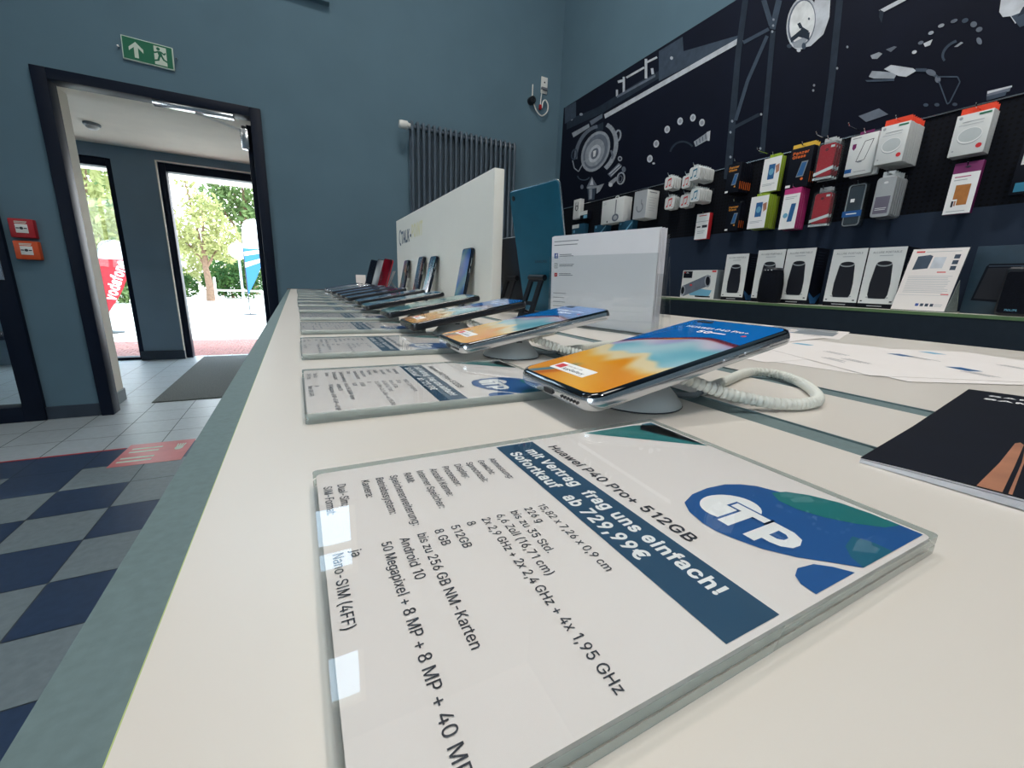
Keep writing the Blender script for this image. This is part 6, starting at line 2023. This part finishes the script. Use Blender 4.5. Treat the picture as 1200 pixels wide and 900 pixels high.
t, w_, h = place('tube_speaker_carton', 'white carton with grey tube speaker picture at the left shelf end', 'speaker carton', [(799.5, 317), (840, 316), (837, 352), (797.5, 352)], 2.13, z0=SZ + .0002)
MB().box((-w_ / 2, 0, 0), (w_ / 2, .11, h), bev=.0012).build('carton', M['boxgrey'], t)
mb = pf(w_).r2(.0006, .0006, w_ - .0006, h - .0006, 0)
up(mb).r2(w_ * .03, h * .72, w_ * .30, h * .96, 1).r2(w_ * .86, h * .92, w_ * .97, h * .98, 2)
mb.p2([(w_ * .30, h * .10), (w_ * .86, h * .10), (w_ * .92, h * .30), (w_ * .60, h * .34), (w_ * .25, h * .22)], 3)
up(mb).p2([(w_ * .02, h * .08), (w_ * .12, h * .06), (w_ * .75, h * .42), (w_ * .84, h * .80), (w_ * .72, h * .82), (w_ * .06, h * .44)], 4)
up(mb).c2(w_ * .77, h * .62, w_ * .085, h * .22, 5, 22, rot=.18).c2(w_ * .07, h * .26, w_ * .075, h * .19, 5, 22)
up(mb).c2(w_ * .775, h * .62, w_ * .06, h * .16, 1, 20, rot=.18).c2(w_ * .065, h * .26, w_ * .05, h * .135, 1, 20)
mb.r2(w_ * .05, h * .90, w_ * .09, h * .94, 2).r2(w_ * .27, h * .44, w_ * .33, h * .50, 2)
mb.t2('JBL', w_ * .11, h * .885, h * .07, 0, .01)
mb.lines(w_ * .46, h * .05, w_ * .9, 1, .004, h * .045, 1, .1)
mb.build('front_print', [M['packwhite'], M['packblack'], M['redprint'], M['skyprint'], M['g2'], M['g3']], t, smooth=False)

p0, p1 = at_x(899.5, 356, 2.03), at_x(899.5, 314, 2.03)
t = thing('loudspeaker', 'black rounded loudspeaker standing in front of the cartons', 'loudspeaker', (2.03, p0.y, SZ))
H_ = p1.z - SZ
MB().lathe([(.040, 0), (.047, .003), (.050, .012), (.0515, H_ * .3), (.0505, H_ * .55), (.045, H_ * .82), (.041, H_ * .92)], n=36).build('cloth_body', M['mesh'], t)
MB().lathe([(.041, H_ * .92), (.0425, H_ * .935), (.041, H_ * .95)], n=36).build('silver_ring', M['darkmetal'], t)
MB().lathe([(.0405, H_ * .95), (.038, H_ * .985), (.030, H_), (.012, H_ * .992), (.002, H_ * .99)], n=36).build('top_cap', M['black'], t)
mb = MB()
for q in range(3):
    a = PI + (q - 1) * .35
    mb.box((.0425 * math.cos(a) - .002, .0425 * math.sin(a) - .002, H_ * .915), (.0425 * math.cos(a) + .001, .0425 * math.sin(a) + .002, H_ * .935))
mb.build('status_light', M['pwhite'], t)

# info sheet in acrylic stand
q = [(1065, 281), (1146, 278), (1115, 370), (1037, 365)]
yl, yr, z0_, z1_ = rect(q, 2.05)
t = thing('info_sheet', 'white product sheet in sloping acrylic stand on the shelf', 'info sheet', (2.02, (yl + yr) / 2, SZ), -PI / 2)
w_, h = .150, .232
a = rad(17)
V = Vector((0, math.sin(a), math.cos(a)))
N_ = Vector((0, -math.cos(a), math.sin(a)))
o = Vector((0, 0, .002))
w2 = w_ / 2


def tilt_box(mb, u0, u1, v0, v1, n0, n1, m=0):
    vs = [o + Vector((u, 0, 0)) + V * v + N_ * n for n in (n0, n1) for v in (v0, v1) for u in (u0, u1)]
    return mb.add(vs, [(0, 2, 3, 1), (4, 5, 7, 6), (0, 1, 5, 4), (2, 6, 7, 3), (0, 4, 6, 2), (1, 3, 7, 5)], m)


tilt_box(MB(), -w2, w2, .001, h, 0, .0006).build('paper_sheet', M['paper'], t)
mb = MB().frame(o + Vector((-w2, 0, 0)) + N_ * .0008, (1, 0, 0), V)
mb.r2(w_ * .08, h * .94, w_ * .24, h * .965, 1).lines(w_ * .26, h * .945, w_ * .9, 1, .01, h * .008, 2, .1)
mb.p2([(w_ * .12, h * .66), (w_ * .40, h * .68), (w_ * .42, h * .88), (w_ * .36, h * .90), (w_ * .14, h * .88)], 0)
mb.p2([(w_ * .44, h * .68), (w_ * .66, h * .68), (w_ * .67, h * .86), (w_ * .45, h * .86)], 3)
for v in (.83, .74, .65):
    mb.r2(w_ * .80, h * v, w_ * .90, h * (v + .065), 0)
mb.t2('Philips', w_ * .60, h * .61, h * .026, 1, .01, shear=.4) if False else mb.lines(w_ * .60, h * .61, w_ * .76, 1, .01, h * .016, 1, .1)
mb.lines(w_ * .10, h * .55, w_ * .92, 11, h * .026, h * .006, 2, .12)
mb.lines(w_ * .82, h * .26, w_ * .96, 1, .01, h * .014, 1, .1).r2(w_ * .04, h * .245, w_ * .97, h * .249, 2)
for k, u in enumerate((.44, .53, .62, .71)):
    mb.r2(w_ * u, h * .07, w_ * (u + .06), h * .115, 4 if k == 0 else 0)
mb.lines(w_ * .78, h * .10, w_ * .93, 2, h * .025, h * .008, 2, .1)
mb.build('printed_text', [M['g1'], M['redprint'], M['inklight'], M['g4'], M['bluefb']], t, smooth=False)
tilt_box(MB(), -w2 - .003, w2 + .003, 0, h + .002, -.003, -.0004).build('acrylic_back', M['acr'], t)
mb = MB()
for u in (-w2 - .002, w2):
    b0, b1 = o + V * (h * .5) + N_ * -.003, Vector((0, .11, .002))
    b2 = o + N_ * -.003
    mb.add([(u, b2.y, b2.z), (u, b1.y, b1.z), (u, b0.y + .02, b0.z), (u + .002, b2.y, b2.z), (u + .002, b1.y, b1.z), (u + .002, b0.y + .02, b0.z)], [(0, 1, 2), (5, 4, 3), (0, 3, 4, 1), (1, 4, 5, 2), (2, 5, 3, 0)])
mb.box((-w2 - .002, 0, 0), (w2 + .002, .11, .002))
mb.build('acrylic_foot', M['acrside'], t)

# big dark carton and square black speaker at the right
yl, yr, z0_, z1_ = rect([(1156, 281), (1235, 280), (1215, 370), (1135, 368)], 2.10)
t = thing('large_speaker_carton', 'large dark teal carton with printed black speaker right of the info sheet', 'speaker carton', (2.12, (yl + yr) / 2 - .0, SZ), -PI / 2)
w_, h = .20, .228
MB().box((-w_ / 2, 0, 0), (w_ / 2, .14, h), bev=.0015).build('carton', M['photodark'], t)
mb = pf(w_)
mb.O.y -= .0003
mb.p2([(w_ * .10, h * .20), (w_ * .98, h * .16), (w_ * .98, h * .74), (w_ * .20, h * .74), (w_ * .17, h * .70)], 1)
up(mb).p2([(w_ * .13, h * .23), (w_ * .98, h * .19), (w_ * .98, h * .68), (w_ * .20, h * .68)], 0)
up(mb).p2([(w_ * .20, h * .70), (w_ * .98, h * .70), (w_ * .98, h * .715), (w_ * .20, h * .715)], 2)
mb.build('front_print', [M['speakerprint'], M['packblack'], M['g1']], t, smooth=False)
p = at_x(1172, 372, 2.03)
t = thing('square_loudspeaker', 'square black loudspeaker at the right end of the shelf', 'loudspeaker', (2.0, at_x(1168, 350, 2.0).y - .058, SZ), -PI / 2)
MB().loft([[(x, y, z + .076) for x, z in rr(.116, .150, .012, 5, i)] for i, y in ((.006, 0), (.001, .004), (0, .010), (0, .058), (.004, .064))]).build('housing', M['black'], t)
MB().loft([[(x, y, z + .073) for x, z in rr(.104, .128, .008, 5, i)] for i, y in ((.001, -.0015), (0, .001))]).build('speaker_cloth', M['mesh'], t)
MB().frame((0, -.0022, 0), (1, 0, 0), (0, 0, 1)).t2('PHILIPS', -.034, .0160, .0085, 0, .01, width=.026).build('lettering', M['skyprint'], t, smooth=False)
MB().box((-.03, .015, .1495), (.03, .03, .1530), bev=.001).build('buttons', M['chrome'], t)

# ------------------------------------------------------------------ hanging lamp over the table, plus unseen fill lamps added to brighten the room
for lab, (x, y, z), sx_, sy_, pw in (
        ('narrow ceiling lamp above the near end of the table', (.75, -.35, 3.9), .22, .5, LAMP['main']),
        ('added fill lamp behind the camera on the aisle side', (-2.2, -1.2, 4.4), 1.2, .5, LAMP['side']),  # this and the lamps below are added fill, no such fixtures known
        ('added fill lamp behind the camera on the wall side', (1.5, -2.2, 4.4), 1.2, .5, LAMP['side']),
        ('added fill lamp hung high before the radiator wall', (.55, 1.75, 4.75), 1.1, .3, LAMP['wall']),  # added to make the upper back wall brighter than the lower
        ('added fill lamp above the aisle left of the table', (-1.6, 1.0, 4.6), 1.2, .5, LAMP['far']),
        ('added fill lamp above the gap by the shelf', (1.5, .6, 4.4), .4, 1.2, LAMP['far'])):
    t = thing('ceiling_and_fill_lamp', lab, 'lamp', (x, y, z), group='hanging ceiling lamps')
    MB().box((-sx_ / 2 - .02, -sy_ / 2 - .02, .012), (sx_ / 2 + .02, sy_ / 2 + .02, .07), bev=.008).build('housing', M['white'], t)
    MB().box((-sx_ / 2, -sy_ / 2, .004), (sx_ / 2, sy_ / 2, .012)).build('diffuser', M['lampface'], t)
    for q in (-1, 1):
        dx, dy = (q * sx_ * .4, 0) if sx_ > sy_ else (0, q * sy_ * .4)
        MB().tube([(dx, dy, .07), (dx, dy, ZC - z)], .003, 6).build('suspension_wire', M['chrome'], t)
    l = light('lamp_light', (0, 0, 0), sx_, sy_, pw)
    l.parent = t
